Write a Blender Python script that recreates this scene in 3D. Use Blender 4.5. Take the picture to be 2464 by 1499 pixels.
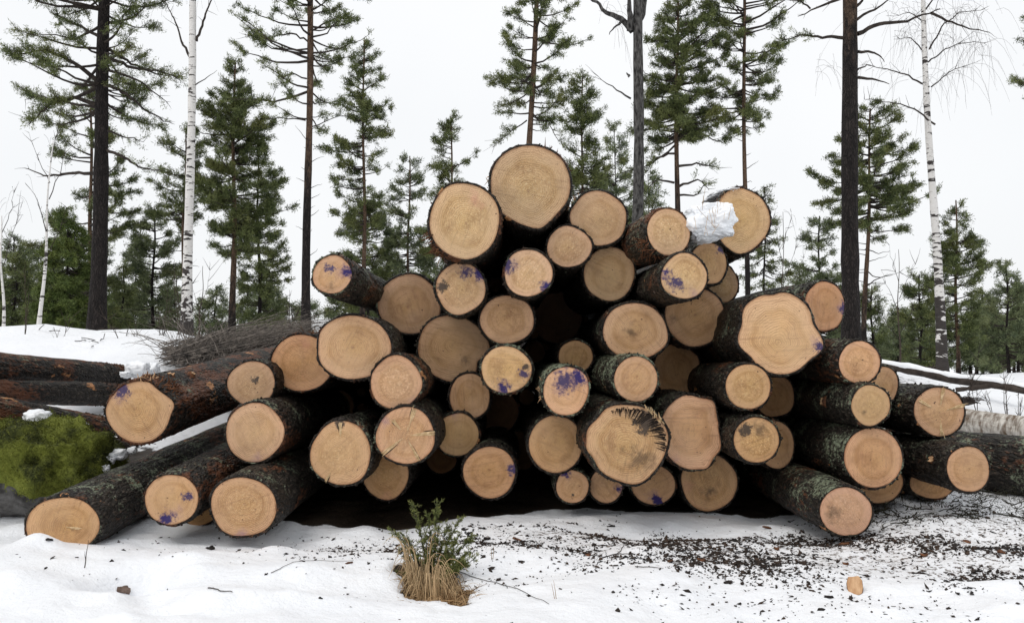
import bpy, math, random
import numpy as np
from mathutils import Matrix, Vector
for o in list(bpy.data.objects): bpy.data.objects.remove(o)
SC = bpy.context.scene
COL = SC.collection
PI = math.pi
# ------------------------------------------------------------ camera, sky, sun, exposure
FPX = 2134.0                     # focal length in units of the photograph's own width grid (2464 wide)
TILT = math.radians(3.0)
EYE = np.array([0.0, 0.0, 1.0])
cam = bpy.data.cameras.new('camera'); cam.sensor_width = 36; cam.lens = 36*FPX/2464
cam.clip_start = 0.05; cam.clip_end = 2000
co = bpy.data.objects.new('camera', cam); COL.objects.link(co)
co.location = EYE; co.rotation_euler = (math.radians(90)+TILT, 0, 0)
SC.camera = co
SUN_EL, SUN_AZ = 58, 235         # degrees; the veiled sun stands high to the left of the camera
w = bpy.data.worlds.new('World'); SC.world = w; w.use_nodes = True
nt = w.node_tree; nt.nodes.clear()
def nd(t, typ, ins=None, **kw):
    n = t.nodes.new(typ)
    for k, v in kw.items(): setattr(n, k, v)
    for k, v in (ins or {}).items():
        s = n.inputs[k]
        if hasattr(v, 'is_output'): t.links.new(v, s)
        else: s.default_value = v
    return n
sky = nd(nt, 'ShaderNodeTexSky', sky_type='NISHITA', sun_disc=False, sun_elevation=math.radians(SUN_EL),
         sun_rotation=math.radians(SUN_AZ), dust_density=6.0, air_density=1.0)
skys = nd(nt, 'ShaderNodeMix', {0: 0.10, 7: sky.outputs[0]}, data_type='RGBA')       # thin blue through a closed cloud deck
tc = nd(nt, 'ShaderNodeTexCoord')
cl = nd(nt, 'ShaderNodeTexNoise', {'Vector': tc.outputs['Generated'], 'Scale': 1.6, 'Detail': 4.0})
cr = nd(nt, 'ShaderNodeValToRGB', {0: cl.outputs[0]})
cr.color_ramp.elements[0].position = 0.3; cr.color_ramp.elements[0].color = (8.5, 8.7, 8.9, 1)
cr.color_ramp.elements[1].position = 0.7; cr.color_ramp.elements[1].color = (9.6, 9.65, 9.7, 1)
nt.links.new(cr.outputs[0], skys.inputs[6])
bg = nd(nt, 'ShaderNodeBackground', {0: skys.outputs[2], 1: 0.10})
nd(nt, 'ShaderNodeOutputWorld', {0: bg.outputs[0]})
sl = bpy.data.lights.new('sun', 'SUN'); sl.energy = 0.95; sl.angle = math.radians(35); sl.color = (1.0, 0.96, 0.9)
so = bpy.data.objects.new('sun', sl); COL.objects.link(so)
az, el = math.radians(SUN_AZ), math.radians(SUN_EL)
sd = Vector((math.sin(az)*math.cos(el), math.cos(az)*math.cos(el), math.sin(el)))
so.rotation_euler = sd.to_track_quat('Z', 'Y').to_euler()
SC.view_settings.view_transform = 'Standard'; SC.view_settings.look = 'None'
SC.view_settings.exposure = 0.17; SC.view_settings.gamma = 1
SC.render.engine = 'CYCLES'

# ------------------------------------------------------------ helpers
ct, st_ = math.cos(TILT), math.sin(TILT)
def P(x, y, Y):
    """grid point of the photograph -> world point on the plane at distance Y"""
    u = (x-1232)/FPX; v = (749.5-y)/FPX
    d = np.array([u, ct - v*st_, st_ + v*ct])
    return EYE + d*(Y/d[1])
def M(px, Y): return px*Y/FPX
rng = np.random.default_rng(7)
def _h(i, j, k, s):
    n = (i*374761393 + j*668265263 + k*1274126177 + s*974711) & 0xffffffff
    n = ((n ^ (n >> 13))*1103515245) & 0xffffffff
    n = ((n ^ (n >> 15))*2246822519) & 0xffffffff
    return ((n ^ (n >> 16)) & 0xffff)/65535.0
def vn(p, s=0):
    p = np.asarray(p, float); i = np.floor(p).astype(np.int64); f = p-i; f = f*f*(3-2*f)
    r = 0
    for a in (0, 1):
        for b in (0, 1):
            for c in (0, 1):
                wgt = (f[..., 0] if a else 1-f[..., 0])*(f[..., 1] if b else 1-f[..., 1])*(f[..., 2] if c else 1-f[..., 2])
                r = r + wgt*_h(i[..., 0]+a, i[..., 1]+b, i[..., 2]+c, s)
    return r
def fbm(p, o=4, s=0):
    p = np.asarray(p, float); r = 0; a = .5; t = 0
    for k in range(o): r = r + a*vn(p*2**k + 13.7*k, s+k); t += a; a *= .5
    return r/t
def mesh(name, V, F, mat, parent=None, smooth=False, attrs=None, loc=None):
    """F: list of int arrays (n,3) / (n,4); links ONE mesh object"""
    V = np.asarray(V, float).reshape(-1, 3)
    F = [np.asarray(f, np.int64) for f in (F if isinstance(F, list) else [F]) if len(f)]
    me = bpy.data.meshes.new(name)
    me.vertices.add(len(V)); me.vertices.foreach_set('co', V.astype(np.float32).ravel())
    nl = sum(f.size for f in F); npol = sum(len(f) for f in F)
    me.loops.add(nl); me.polygons.add(npol)
    me.loops.foreach_set('vertex_index', np.concatenate([f.ravel() for f in F]).astype(np.int32))
    st, c = [], 0
    for f in F: st.append(c + np.arange(len(f))*f.shape[1]); c += f.size
    me.polygons.foreach_set('loop_start', np.concatenate(st).astype(np.int32))
    if smooth: me.polygons.foreach_set('use_smooth', np.ones(npol, bool))
    me.update(calc_edges=True)
    for k, (dom, arr) in (attrs or {}).items():
        arr = np.asarray(arr, np.float32)
        ty = 'FLOAT' if arr.ndim == 1 else 'FLOAT_VECTOR'
        a = me.attributes.new(k, ty, dom)
        a.data.foreach_set('value' if ty == 'FLOAT' else 'vector', arr.ravel())
    if mat: me.materials.append(mat)
    o = bpy.data.objects.new(name, me); COL.objects.link(o)
    if parent: o.parent = parent
    if loc is not None: o.location = loc
    return o
class MB:
    def __init__(s): s.V = []; s.F = {3: [], 4: []}; s.n = 0; s.A = []
    def add(s, V, F, a=None):
        V = np.asarray(V).reshape(-1, 3)
        for f in (F if isinstance(F, list) else [F]):
            if len(f): s.F[f.shape[1]].append(f + s.n)
        s.V.append(V); s.n += len(V)
        s.A.append(np.zeros(len(V)) if a is None else np.broadcast_to(a, (len(V),)))
    def build(s, name, mat, parent=None, smooth=False, loc=None):
        F = [np.concatenate(s.F[k]) for k in (3, 4) if s.F[k]]
        V = np.concatenate(s.V)
        if loc is not None: V = V - np.asarray(loc)
        return mesh(name, V, F, mat, parent, smooth, {'shade': ('POINT', np.concatenate(s.A))}, None if parent else loc)
def tubes(Pt, R, n=6, cap=False):
    """Pt (N,K,3), R (N,K) -> verts, quads"""
    Pt = np.asarray(Pt, float); R = np.asarray(R, float); N, K, _ = Pt.shape
    T = np.gradient(Pt, axis=1); T /= np.linalg.norm(T, axis=2, keepdims=True)+1e-9
    ref = np.where(np.abs(T[:, :1, 2:3]) > .9, np.array([1., 0, 0]), np.array([0, 0, 1.])) + 0*T
    A = np.cross(T, ref); A /= np.linalg.norm(A, axis=2, keepdims=True)+1e-9
    B = np.cross(A, T)
    th = np.arange(n)*2*PI/n
    V = Pt[:, :, None, :] + R[:, :, None, None]*(A[:, :, None, :]*np.cos(th)[None, None, :, None] + B[:, :, None, :]*np.sin(th)[None, None, :, None])
    i = np.arange(N)[:, None, None]*K*n; k = np.arange(K-1)[None, :, None]*n; j = np.arange(n)[None, None, :]; j2 = (j+1) % n
    F = np.stack([i+k+j, i+k+j2, i+k+n+j2, i+k+n+j], -1).reshape(-1, 4)
    return V.reshape(-1, 3), F
def blades(C, D, L, W, r):
    """thin leaf-sized triangles rooted at C pointing along D"""
    n = len(C); D = D/(np.linalg.norm(D, axis=1, keepdims=True)+1e-9)
    S = np.cross(D, r.normal(size=(n, 3))); S /= np.linalg.norm(S, axis=1, keepdims=True)+1e-9
    L = np.broadcast_to(L, (n,))[:, None]; W = np.broadcast_to(W, (n,))[:, None]
    V = np.stack([C + S*W*.35, C + D*L*.55 + S*W*.6, C + D*L, C - S*W*.5 + D*L*.2], 1).reshape(-1, 3)
    F = np.arange(4*n).reshape(-1, 4)
    return V, F
def prop(o, label=None, cat=None, group=None, kind=None):
    for k, v in (('label', label), ('category', cat), ('group', group), ('kind', kind)):
        if v: o[k] = v
    return o
def thing(name, loc, label, cat, group=None):
    o = bpy.data.objects.new(name, None); COL.objects.link(o); o.location = tuple(float(v) for v in loc)
    o.empty_display_size = .1
    return prop(o, label, cat, group)

# ------------------------------------------------------------ ground shape
LY = [0, 3, 4.3, 5.2, 5.8, 6.5, 7.5, 9.5, 11.5, 13.5, 16, 30, 900]
LZ = [0, 0, .0, -.03, .02, .24, .46, .95, 1.20, 1.36, 1.38, .9, .0]
CY = [0, 3, 4.3, 5.2, 6.0, 8, 10, 12, 14, 16, 30, 900]
CZ = [0, 0, .0, -.03, -.04, .0, .12, .6, 1.0, 1.1, .7, .0]
RY = [0, 3, 4.5, 5.5, 6.2, 7, 9, 12, 15, 18, 30, 900]
RZ = [0, 0, .0, .05, .10, .2, .38, .62, .64, .6, .4, .0]
def smooth(x): x = np.clip(x, 0, 1); return x*x*(3-2*x)
GR = P(1022, 1412, 3.98)
def melt(x, y):
    x = np.asarray(x, float); y = np.asarray(y, float)
    u = (x-GR[0]-.035+.34*(y-GR[1]-.08))/.135; v = (y-GR[1]-.06)/.34
    d = np.sqrt(u*u+v*v)+(fbm(np.stack([x*11, y*8, 0*x], -1), 3, 33)-.5)*.7
    return smooth((1.12-d)/.22)
def gz(x, y):
    x = np.asarray(x, float); y = np.asarray(y, float)
    a = x/np.maximum(y, .5)
    L = np.interp(y, LY, LZ); C = np.interp(y, CY, CZ); R = np.interp(y, RY, RZ)
    wl = smooth((-a-.24)/.17); wr = smooth((a-.30)/.2)
    z = C*(1-wl)*(1-wr) + L*wl + R*wr
    far = np.clip((y-7)/8, 0, 1); near = np.exp(-(y/30)**2)
    q = np.stack([x, y, 0*x], -1)
    z = z + near*((fbm(q*.9, 3, 3)-.5)*(.12+.45*far) + (fbm(q*3.1+5, 3, 9)-.5)*(.085+.26*far)+(fbm(q*10+5, 3, 19)-.5)*.022)
    # a few larger mounds on the far crest, a bank in front of the stack, dips
    def bump(cx, cy, sx, sy, h): return h*np.exp(-((x-cx)/sx)**2-((y-cy)/sy)**2)
    for cx, cy, sx, sy, h in ((-7.0, 12.5, .9, .7, .22), (-5.3, 12.3, .8, .7, .26), (-3.9, 12.0, .6, .6, .15), (-6.1, 12, .3, .5, -.1),
                              (-2.50, 4.74, .13, .10, .085), (-2.25, 4.6, .3, .12, .03), (-2.6, 4.35, .5, .3, .04), (-1.5, 4.3, 1.0, .35, .05), (-1.3, 5.1, 1.1, .3, -.05),
                              (-1.68, 4.02, .15, .20, -.24), (-1.62, 3.84, .2, .05, .03), (-1.52, 4.15, .14, .08, .05), (-1.75, 3.72, .16, .08, .04), (-1.0, 4.1, .3, .12, .035), (-.75, 3.7, .35, .1, .03), (-2.1, 3.9, .25, .12, .04), (1.9, 3.9, .5, .12, .03), (2.2, 3.5, .4, .08, .035), (-1.48, 3.72, .09, .09, -.05), (-1.35, 3.55, .12, .05, -.03), (-1.5, 3.4, .1, .06, .03), (-1.62, 3.72, .06, .12, .02), (-1.2, 3.75, .25, .15, .03),
                              (.15, 4.7, .5, .4, .05), (.9, 5.3, .5, .25, -.05), (-.2, 5.4, .5, .3, .04), (2.6, 5.2, .6, .4, .05),
                              (1.6, 3.28, .6, .06, .03), (GR[0]-.12, GR[1]+.3, .2, .2, .02), (GR[0]-.02, GR[1]+.3, .3, .15, .03)):
        z = z + bump(cx, cy, sx, sy, h)
    z = z - .06*melt(x, y)
    return z
# ------------------------------------------------------------ materials
def newmat(name):
    m = bpy.data.materials.new(name); m.use_nodes = True; t = m.node_tree; t.nodes.clear()
    b = nd(t, 'ShaderNodeBsdfPrincipled', {'Roughness': .8, 'Specular IOR Level': .25})
    nd(t, 'ShaderNodeOutputMaterial', {0: b.outputs[0]})
    return m, t, b
def noise(t, vec, sc, det=4., rough=.55, dist=0.): return nd(t, 'ShaderNodeTexNoise', {'Vector': vec, 'Scale': sc, 'Detail': det, 'Roughness': rough, 'Distortion': dist}).outputs[0]
def ma(t, op, a, b=0., c=None, clamp=False):
    ins = {0: a, 1: b}
    if c is not None: ins[2] = c
    return nd(t, 'ShaderNodeMath', ins, operation=op, use_clamp=clamp).outputs[0]
def sstep(t, v, lo, hi): return nd(t, 'ShaderNodeMapRange', {0: v, 1: lo, 2: hi, 3: 0., 4: 1.}, interpolation_type='SMOOTHSTEP').outputs[0]
def mix(t, f, a, b, blend='MIX'):
    return nd(t, 'ShaderNodeMix', {0: f, 6: a if hasattr(a, 'is_output') else (*a, 1), 7: b if hasattr(b, 'is_output') else (*b, 1)}, data_type='RGBA', blend_type=blend).outputs[2]
def ramp(t, f, *st):
    r = nd(t, 'ShaderNodeValToRGB', {0: f}); e = r.color_ramp.elements
    while len(e) < len(st): e.new(.5)
    for i, (p, c) in enumerate(st): e[i].position = p; e[i].color = (*c, 1)
    return r.outputs[0]
def oattr(t, name, out=2): return nd(t, 'ShaderNodeAttribute', attribute_type='OBJECT', attribute_name=name).outputs[out]
def gattr(t, name, out=2): return nd(t, 'ShaderNodeAttribute', attribute_type='GEOMETRY', attribute_name=name).outputs[out]
def objc(t): return nd(t, 'ShaderNodeTexCoord').outputs['Object']
def vmath(t, op, a, b): return nd(t, 'ShaderNodeVectorMath', {0: a, 1: b}, operation=op).outputs[0]
def bump(t, b, h, dist, s=1.): t.links.new(nd(t, 'ShaderNodeBump', {'Height': h, 'Distance': dist, 'Strength': s}).outputs[0], b.inputs['Normal'])
def seeded(t, v):
    s = oattr(t, 'seed'); return vmath(t, 'ADD', v, nd(t, 'ShaderNodeCombineXYZ', {0: s, 1: ma(t, 'MULTIPLY', s, 1.7), 2: s}).outputs[0])

def wood_material():
    m, t, b = newmat('cut_wood')
    v = seeded(t, objc(t)); rho = gattr(t, 'rho'); fp = gattr(t, 'fpos', 1)
    wob = ma(t, 'MULTIPLY', ma(t, 'SUBTRACT', noise(t, v, 6., 4., .6), .5), .22)
    rr = ma(t, 'ADD', rho, wob)
    irr = ma(t, 'MULTIPLY', noise(t, v, 2.5, 1.), 1.5)
    n1 = ma(t, 'SINE', ma(t, 'MULTIPLY_ADD', rr, 125., ma(t, 'MULTIPLY', noise(t, v, 14., 2.), 5.)))
    n2 = ma(t, 'SINE', ma(t, 'MULTIPLY_ADD', rr, 210., ma(t, 'MULTIPLY', irr, 4.)))
    n3 = ma(t, 'SINE', ma(t, 'MULTIPLY_ADD', rr, 33., ma(t, 'MULTIPLY', irr, 9.)))
    base = ramp(t, rr, (0., (.40, .23, .12)), (.05, (.62, .41, .20)), (.45, (.68, .45, .25)), (.64, (.57, .36, .18)), (.74, (.70, .475, .285)), (.93, (.71, .47, .30)), (1., (.50, .28, .15)))
    dens = sstep(t, noise(t, v, 9., 3.), .38, .68)
    c = mix(t, ma(t, 'MULTIPLY', sstep(t, n1, .1, 1.), ma(t, 'MULTIPLY_ADD', dens, .38, .10)), base, (.29, .16, .075))
    c = mix(t, ma(t, 'MULTIPLY', sstep(t, n2, .2, 1.), .26), c, (.28, .155, .07))
    c = mix(t, ma(t, 'MULTIPLY', sstep(t, n3, .5, 1.), ma(t, 'MULTIPLY', dens, .34)), c, (.33, .18, .085))
    # damp heartwood blotches, pale saw fuzz with glints painted in towards the centre, dark saw marks
    c = mix(t, ma(t, 'MULTIPLY', sstep(t, noise(t, v, 8., 6., .72), .48, .70), ma(t, 'MULTIPLY', sstep(t, rho, 1.1, .35), .70)), c, (.31, .165, .075))
    fz = noise(t, v, 95., 4., .8)
    rough_saw = oattr(t, 'fuzz')
    c = mix(t, ma(t, 'MULTIPLY', ma(t, 'MULTIPLY', sstep(t, fz, .50, .66), rough_saw), sstep(t, rho, .85, .45)), c, (.86, .70, .46))
    c = mix(t, ma(t, 'MULTIPLY', ma(t, 'MULTIPLY', sstep(t, fz, .47, .30), rough_saw), .6), c, (.30, .18, .08))
    rot = nd(t, 'ShaderNodeVectorRotate', {'Vector': v, 'Axis': (0, 1, 0), 'Angle': oattr(t, 'seed')}, rotation_type='AXIS_ANGLE').outputs[0]
    sm = noise(t, vmath(t, 'MULTIPLY', rot, (70., 3., 5.)), 1., 2.)
    c = mix(t, ma(t, 'MULTIPLY', sstep(t, sm, .52, .76), .42), c, (.31, .18, .10))
    c = mix(t, ma(t, 'MULTIPLY', sstep(t, noise(t, v, 60., 5., .8), .53, .66), .50), c, (.27, .15, .07))
    c = mix(t, ma(t, 'MULTIPLY', sstep(t, noise(t, v, 3., 2.), .4, .65), .35), c, (.60, .44, .30))
    sp = noise(t, v, 55., 1.)
    c = mix(t, sstep(t, sp, .76, .80), c, (.10, .05, .03))
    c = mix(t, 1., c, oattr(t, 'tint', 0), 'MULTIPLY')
    edge = sstep(t, ma(t, 'ADD', rho, ma(t, 'MULTIPLY', ma(t, 'SUBTRACT', noise(t, v, 30., 2.), .5), .08)), .955, 1.0)
    c = mix(t, ma(t, 'MULTIPLY', edge, .6), c, (.16, .07, .035))
    def stain(nm, col, sc, c, str_=1., soft=.28):
        s = oattr(t, nm, 1); sx = nd(t, 'ShaderNodeSeparateXYZ', {0: s}); f = nd(t, 'ShaderNodeSeparateXYZ', {0: fp})
        dx = ma(t, 'SUBTRACT', f.outputs[0], sx.outputs[0]); dz = ma(t, 'SUBTRACT', f.outputs[2], sx.outputs[1])
        d = ma(t, 'SQRT', ma(t, 'ADD', ma(t, 'MULTIPLY', dx, dx), ma(t, 'MULTIPLY', dz, dz)))
        d = ma(t, 'DIVIDE', d, ma(t, 'MAXIMUM', sx.outputs[2], .001))
        n = noise(t, v, sc, 6., .75, .3)
        k = ma(t, 'ADD', ma(t, 'SUBTRACT', 1., d), ma(t, 'MULTIPLY', ma(t, 'SUBTRACT', n, .5), 3.2))
        k = ma(t, 'MULTIPLY', sstep(t, k, .14, .14+soft*1.5), sstep(t, d, 1.8, 1.3))
        return mix(t, ma(t, 'MULTIPLY', k, str_), c, col)
    c = stain('dirt', (.11, .065, .035), 16., c, .75, .7)
    c = stain('soot', (.028, .022, .02), 26., c, .9, .3)
    c = stain('blush', (.66, .26, .22), 8., c, .40, 1.0)
    c = stain('stain_wash', (.22, .13, .25), 12., c, .50, 1.)
    c = stain('stain_a', (.022, .010, .105), 24., c, 1., .45)
    c = stain('stain_b', (.032, .022, .10), 36., c, .95, .4)
    t.links.new(c, b.inputs['Base Color']); b.inputs['Roughness'].default_value = .42; b.inputs['Specular IOR Level'].default_value = .4
    h = ma(t, 'ADD', ma(t, 'MULTIPLY', n1, .12), ma(t, 'ADD', ma(t, 'MULTIPLY', fz, rough_saw), ma(t, 'MULTIPLY', sm, .6)))
    bump(t, b, h, .007, .9)
    return m
def bark_material():
    m, t, b = newmat('log_bark')
    v = seeded(t, objc(t)); vs = vmath(t, 'MULTIPLY', v, (1., .42, 1.))
    vo = nd(t, 'ShaderNodeTexVoronoi', {'Vector': vmath(t, 'ADD', vs, vmath(t, 'MULTIPLY', nd(t, 'ShaderNodeTexNoise', {'Vector': vs, 'Scale': 25.}).outputs[1], (.03, .03, .03))), 'Scale': 38.}, feature='DISTANCE_TO_EDGE').outputs[0]
    n = noise(t, vs, 45., 5., .65); lo = noise(t, vs, 5., 3.)
    c = ramp(t, n, (.34, (.007, .006, .005)), (.52, (.024, .019, .015)), (.70, (.095, .078, .062)))
    c = mix(t, sstep(t, vo, .09, .0), c, (.006, .005, .004))
    red = ma(t, 'ADD', lo, oattr(t, 'redness'))
    rk = ma(t, 'MULTIPLY', sstep(t, ma(t, 'ADD', red, ma(t, 'MULTIPLY', ma(t, 'SUBTRACT', n, .5), .7)), .60, .74), .85)
    c = mix(t, rk, c, mix(t, noise(t, vs, 20., 2.), (.045, .018, .010), (.20, .072, .03)))
    raw = sstep(t, ma(t, 'ADD', ma(t, 'ADD', noise(t, vs, 7.5, 3., .6), ma(t, 'MULTIPLY', oattr(t, 'redness'), .5)), ma(t, 'MULTIPLY', ma(t, 'SUBTRACT', n, .5), .3)), .715, .74)
    c = mix(t, raw, c, (.42, .20, .085))
    li = ma(t, 'ADD', ma(t, 'ADD', noise(t, v, 6., 3.), ma(t, 'MULTIPLY', ma(t, 'SUBTRACT', noise(t, v, 45., 5., .75), .5), 1.5)), ma(t, 'SUBTRACT', ma(t, 'MULTIPLY', oattr(t, 'lichen'), 1.25), .085))
    geo = nd(t, 'ShaderNodeNewGeometry'); nz = nd(t, 'ShaderNodeSeparateXYZ', {0: geo.outputs['Normal']}).outputs[2]
    li = ma(t, 'ADD', li, ma(t, 'MULTIPLY', nz, .10))
    c = mix(t, ma(t, 'MULTIPLY', sstep(t, li, .62, .74), .9), c, mix(t, noise(t, v, 30., 2.), (.075, .09, .045), (.30, .34, .25)))
    t.links.new(c, b.inputs['Base Color']); b.inputs['Roughness'].default_value = .58
    bump(t, b, ma(t, 'ADD', ma(t, 'MULTIPLY', sstep(t, vo, .0, .25), .6), n), .012, 1.)
    return m
def snow_material():
    m, t, b = newmat('snow_and_soil')
    v = objc(t)
    n = noise(t, v, 2., 4.); f = noise(t, v, 40., 5., .7)
    c = mix(t, n, (.80, .825, .87), (.90, .91, .93))
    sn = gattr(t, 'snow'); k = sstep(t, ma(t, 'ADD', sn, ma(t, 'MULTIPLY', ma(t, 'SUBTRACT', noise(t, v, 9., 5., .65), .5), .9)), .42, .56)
    dt = gattr(t, 'litter')
    sp = ma(t, 'ADD', noise(t, v, 30., 6., .72), ma(t, 'MULTIPLY', dt, .20))
    c = mix(t, ma(t, 'MULTIPLY', sstep(t, sp, .74, .78), .92), c, mix(t, noise(t, v, 30., 2.), (.02, .014, .010), (.085, .05, .03)))
    c = mix(t, ma(t, 'MULTIPLY', sstep(t, ma(t, 'ADD', noise(t, v, 6., 4.), ma(t, 'MULTIPLY', dt, .3)), .62, .9), .14), c, (.30, .25, .20))
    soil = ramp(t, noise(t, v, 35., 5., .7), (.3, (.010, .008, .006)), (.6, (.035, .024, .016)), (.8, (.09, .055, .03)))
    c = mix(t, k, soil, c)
    t.links.new(c, b.inputs['Base Color']); b.inputs['Roughness'].default_value = .55
    b.inputs['Specular IOR Level'].default_value = .3
    h = ma(t, 'ADD', ma(t, 'MULTIPLY', f, .30), noise(t, v, 7., 5., .6)); bump(t, b, h, .04, .7)
    return m
def simple(name, c1, c2, sc=20., rough=.8, bd=.004, stretch=(1, 1, 1), det=4., spec=.2):
    m, t, b = newmat(name); v = vmath(t, 'MULTIPLY', objc(t), stretch)
    n = noise(t, v, sc, det, .6)
    t.links.new(mix(t, sstep(t, n, .3, .7), c1, c2), b.inputs['Base Color']); b.inputs['Roughness'].default_value = rough
    b.inputs['Specular IOR Level'].default_value = spec
    if bd: bump(t, b, n, bd)
    return m
def pine_bark_material():
    m, t, b = newmat('standing_pine_bark')
    v = vmath(t, 'MULTIPLY', objc(t), (1., 1., .35))
    z = nd(t, 'ShaderNodeSeparateXYZ', {0: objc(t)}).outputs[2]
    n = noise(t, v, 14., 5., .65)
    vo = nd(t, 'ShaderNodeTexVoronoi', {'Vector': vmath(t, 'ADD', v, vmath(t, 'MULTIPLY', nd(t, 'ShaderNodeTexNoise', {'Vector': v, 'Scale': 9.}).outputs[1], (.12, .12, .2))), 'Scale': 27.}, feature='DISTANCE_TO_EDGE').outputs[0]
    lo = ramp(t, n, (.3, (.010, .008, .008)), (.7, (.045, .036, .033)))
    lo = mix(t, ma(t, 'MULTIPLY', sstep(t, vo, .12, 0.), .7), lo, (.005, .004, .004))
    hi = ramp(t, n, (.3, (.075, .047, .032)), (.7, (.21, .135, .088)))
    k = sstep(t, ma(t, 'ADD', ma(t, 'SUBTRACT', z, oattr(t, 'orange_from')), ma(t, 'MULTIPLY', ma(t, 'SUBTRACT', n, .5), 2.5)), -.5, 1.2)
    t.links.new(mix(t, k, lo, hi), b.inputs['Base Color']); b.inputs['Roughness'].default_value = .9
    bump(t, b, ma(t, 'ADD', n, sstep(t, vo, 0., .3)), .03)
    return m
def birch_bark_material():
    m, t, b = newmat('birch_bark')
    v = objc(t); z = nd(t, 'ShaderNodeSeparateXYZ', {0: v}).outputs[2]
    v = seeded(t, v)
    a = noise(t, vmath(t, 'MULTIPLY', v, (4.5, 4.5, 20.)), 1., 3., .6); d = noise(t, vmath(t, 'MULTIPLY', v, (3.5, 3.5, 7.)), 1., 4., .6, .8)
    fine = noise(t, vmath(t, 'MULTIPLY', v, (12., 12., 70.)), 1., 2.)
    c = mix(t, noise(t, v, 3., 2.), (.60, .58, .55), (.74, .72, .70))
    c = mix(t, ma(t, 'MULTIPLY', sstep(t, fine, .6, .7), .6), c, (.22, .19, .17))
    low = sstep(t, z, oattr(t, 'dark_to'), 0.)
    k = ma(t, 'MAXIMUM', sstep(t, a, .575, .605), sstep(t, ma(t, 'ADD', d, ma(t, 'MULTIPLY', low, .30)), .64, .68))
    c = mix(t, k, c, mix(t, fine, (.014, .012, .012), (.07, .06, .055)))
    t.links.new(c, b.inputs['Base Color']); bump(t, b, a, .01)
    return m
def leaf_material(name, c1, c2):
    m, t, b = newmat(name); s = gattr(t, 'shade')
    n = noise(t, objc(t), 1.1, 2.)
    c = mix(t, s, c1, c2); c = mix(t, ma(t, 'MULTIPLY', sstep(t, n, .45, .75), .4), c, (c2[0]*1.25, c2[1]*1.0, c2[2]*.8))
    t.links.new(c, b.inputs['Base Color']); b.inputs['Roughness'].default_value = .6
    return m
def moss_material():
    m, t, b = newmat('moss'); v = objc(t); s = gattr(t, 'shade')
    n = noise(t, v, 5., 4., .6); f = noise(t, v, 60., 3.)
    c = mix(t, sstep(t, n, .38, .60), (.014, .021, .005), (.125, .145, .022)); c = mix(t, ma(t, 'MULTIPLY', sstep(t, f, .5, .8), .6), c, (.22, .23, .04))
    c = mix(t, ma(t, 'MULTIPLY', s, .35), c, (.20, .20, .03))
    t.links.new(c, b.inputs['Base Color']); b.inputs['Roughness'].default_value = .9; bump(t, b, f, .02)
    return m
WOOD = wood_material(); BARK = bark_material(); SNOW = snow_material()
ROCK = simple('grey_rock', (.045, .042, .04), (.17, .165, .16), 12., .85, .02)
MOSS = moss_material()
PBARK = pine_bark_material(); BBARK = birch_bark_material()
DBARK = simple('grey_cracked_bark', (.010, .009, .009), (.13, .125, .12), 16., .9, .04, (1.6, 1.6, .6), 8.)
TWIG = simple('twig_bark', (.03, .022, .018), (.085, .065, .052), 20., .85, .0)
TWIG_DARK = simple('dark_limb_bark', (.022, .017, .015), (.06, .048, .04), 12., .85, .0)
BRUSH = simple('brush_bark', (.055, .050, .046), (.26, .225, .195), 15., .85, .0)
NEEDLE = leaf_material('pine_needles', (.036, .054, .018), (.175, .205, .072))
NEEDLE_FAR = leaf_material('distant_pine_needles', (.060, .082, .042), (.190, .225, .105))
NEEDLE_BRIGHT = leaf_material('young_needles', (.045, .075, .018), (.15, .19, .048))
JUNIPER = leaf_material('juniper_needles', (.04, .065, .018), (.24, .25, .075))
STRAW = leaf_material('dry_grass', (.17, .095, .04), (.58, .42, .24))
CHIP = leaf_material('bark_chips', (.010, .008, .007), (.055, .034, .022))
CHIP_RED = simple('brown_bark_chip', (.05, .022, .012), (.20, .085, .04), 30., .8, .004)
FBIRCH = simple('weathered_birch_bark', (.13, .09, .06), (.66, .63, .58), 9., .8, .02, (1, 3., 1), 6.)
RAW = simple('raw_wood', (.40, .22, .11), (.66, .44, .26), 26., .7, .004, (1, .3, 1))
SPLINTER = simple('pale_splinters', (.50, .34, .17), (.76, .58, .36), 60., .6, .002)
CLEANSNOW = simple('clean_snow', (.80, .83, .87), (.90, .91, .93), 5., .5, .02, det=5.)
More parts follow.
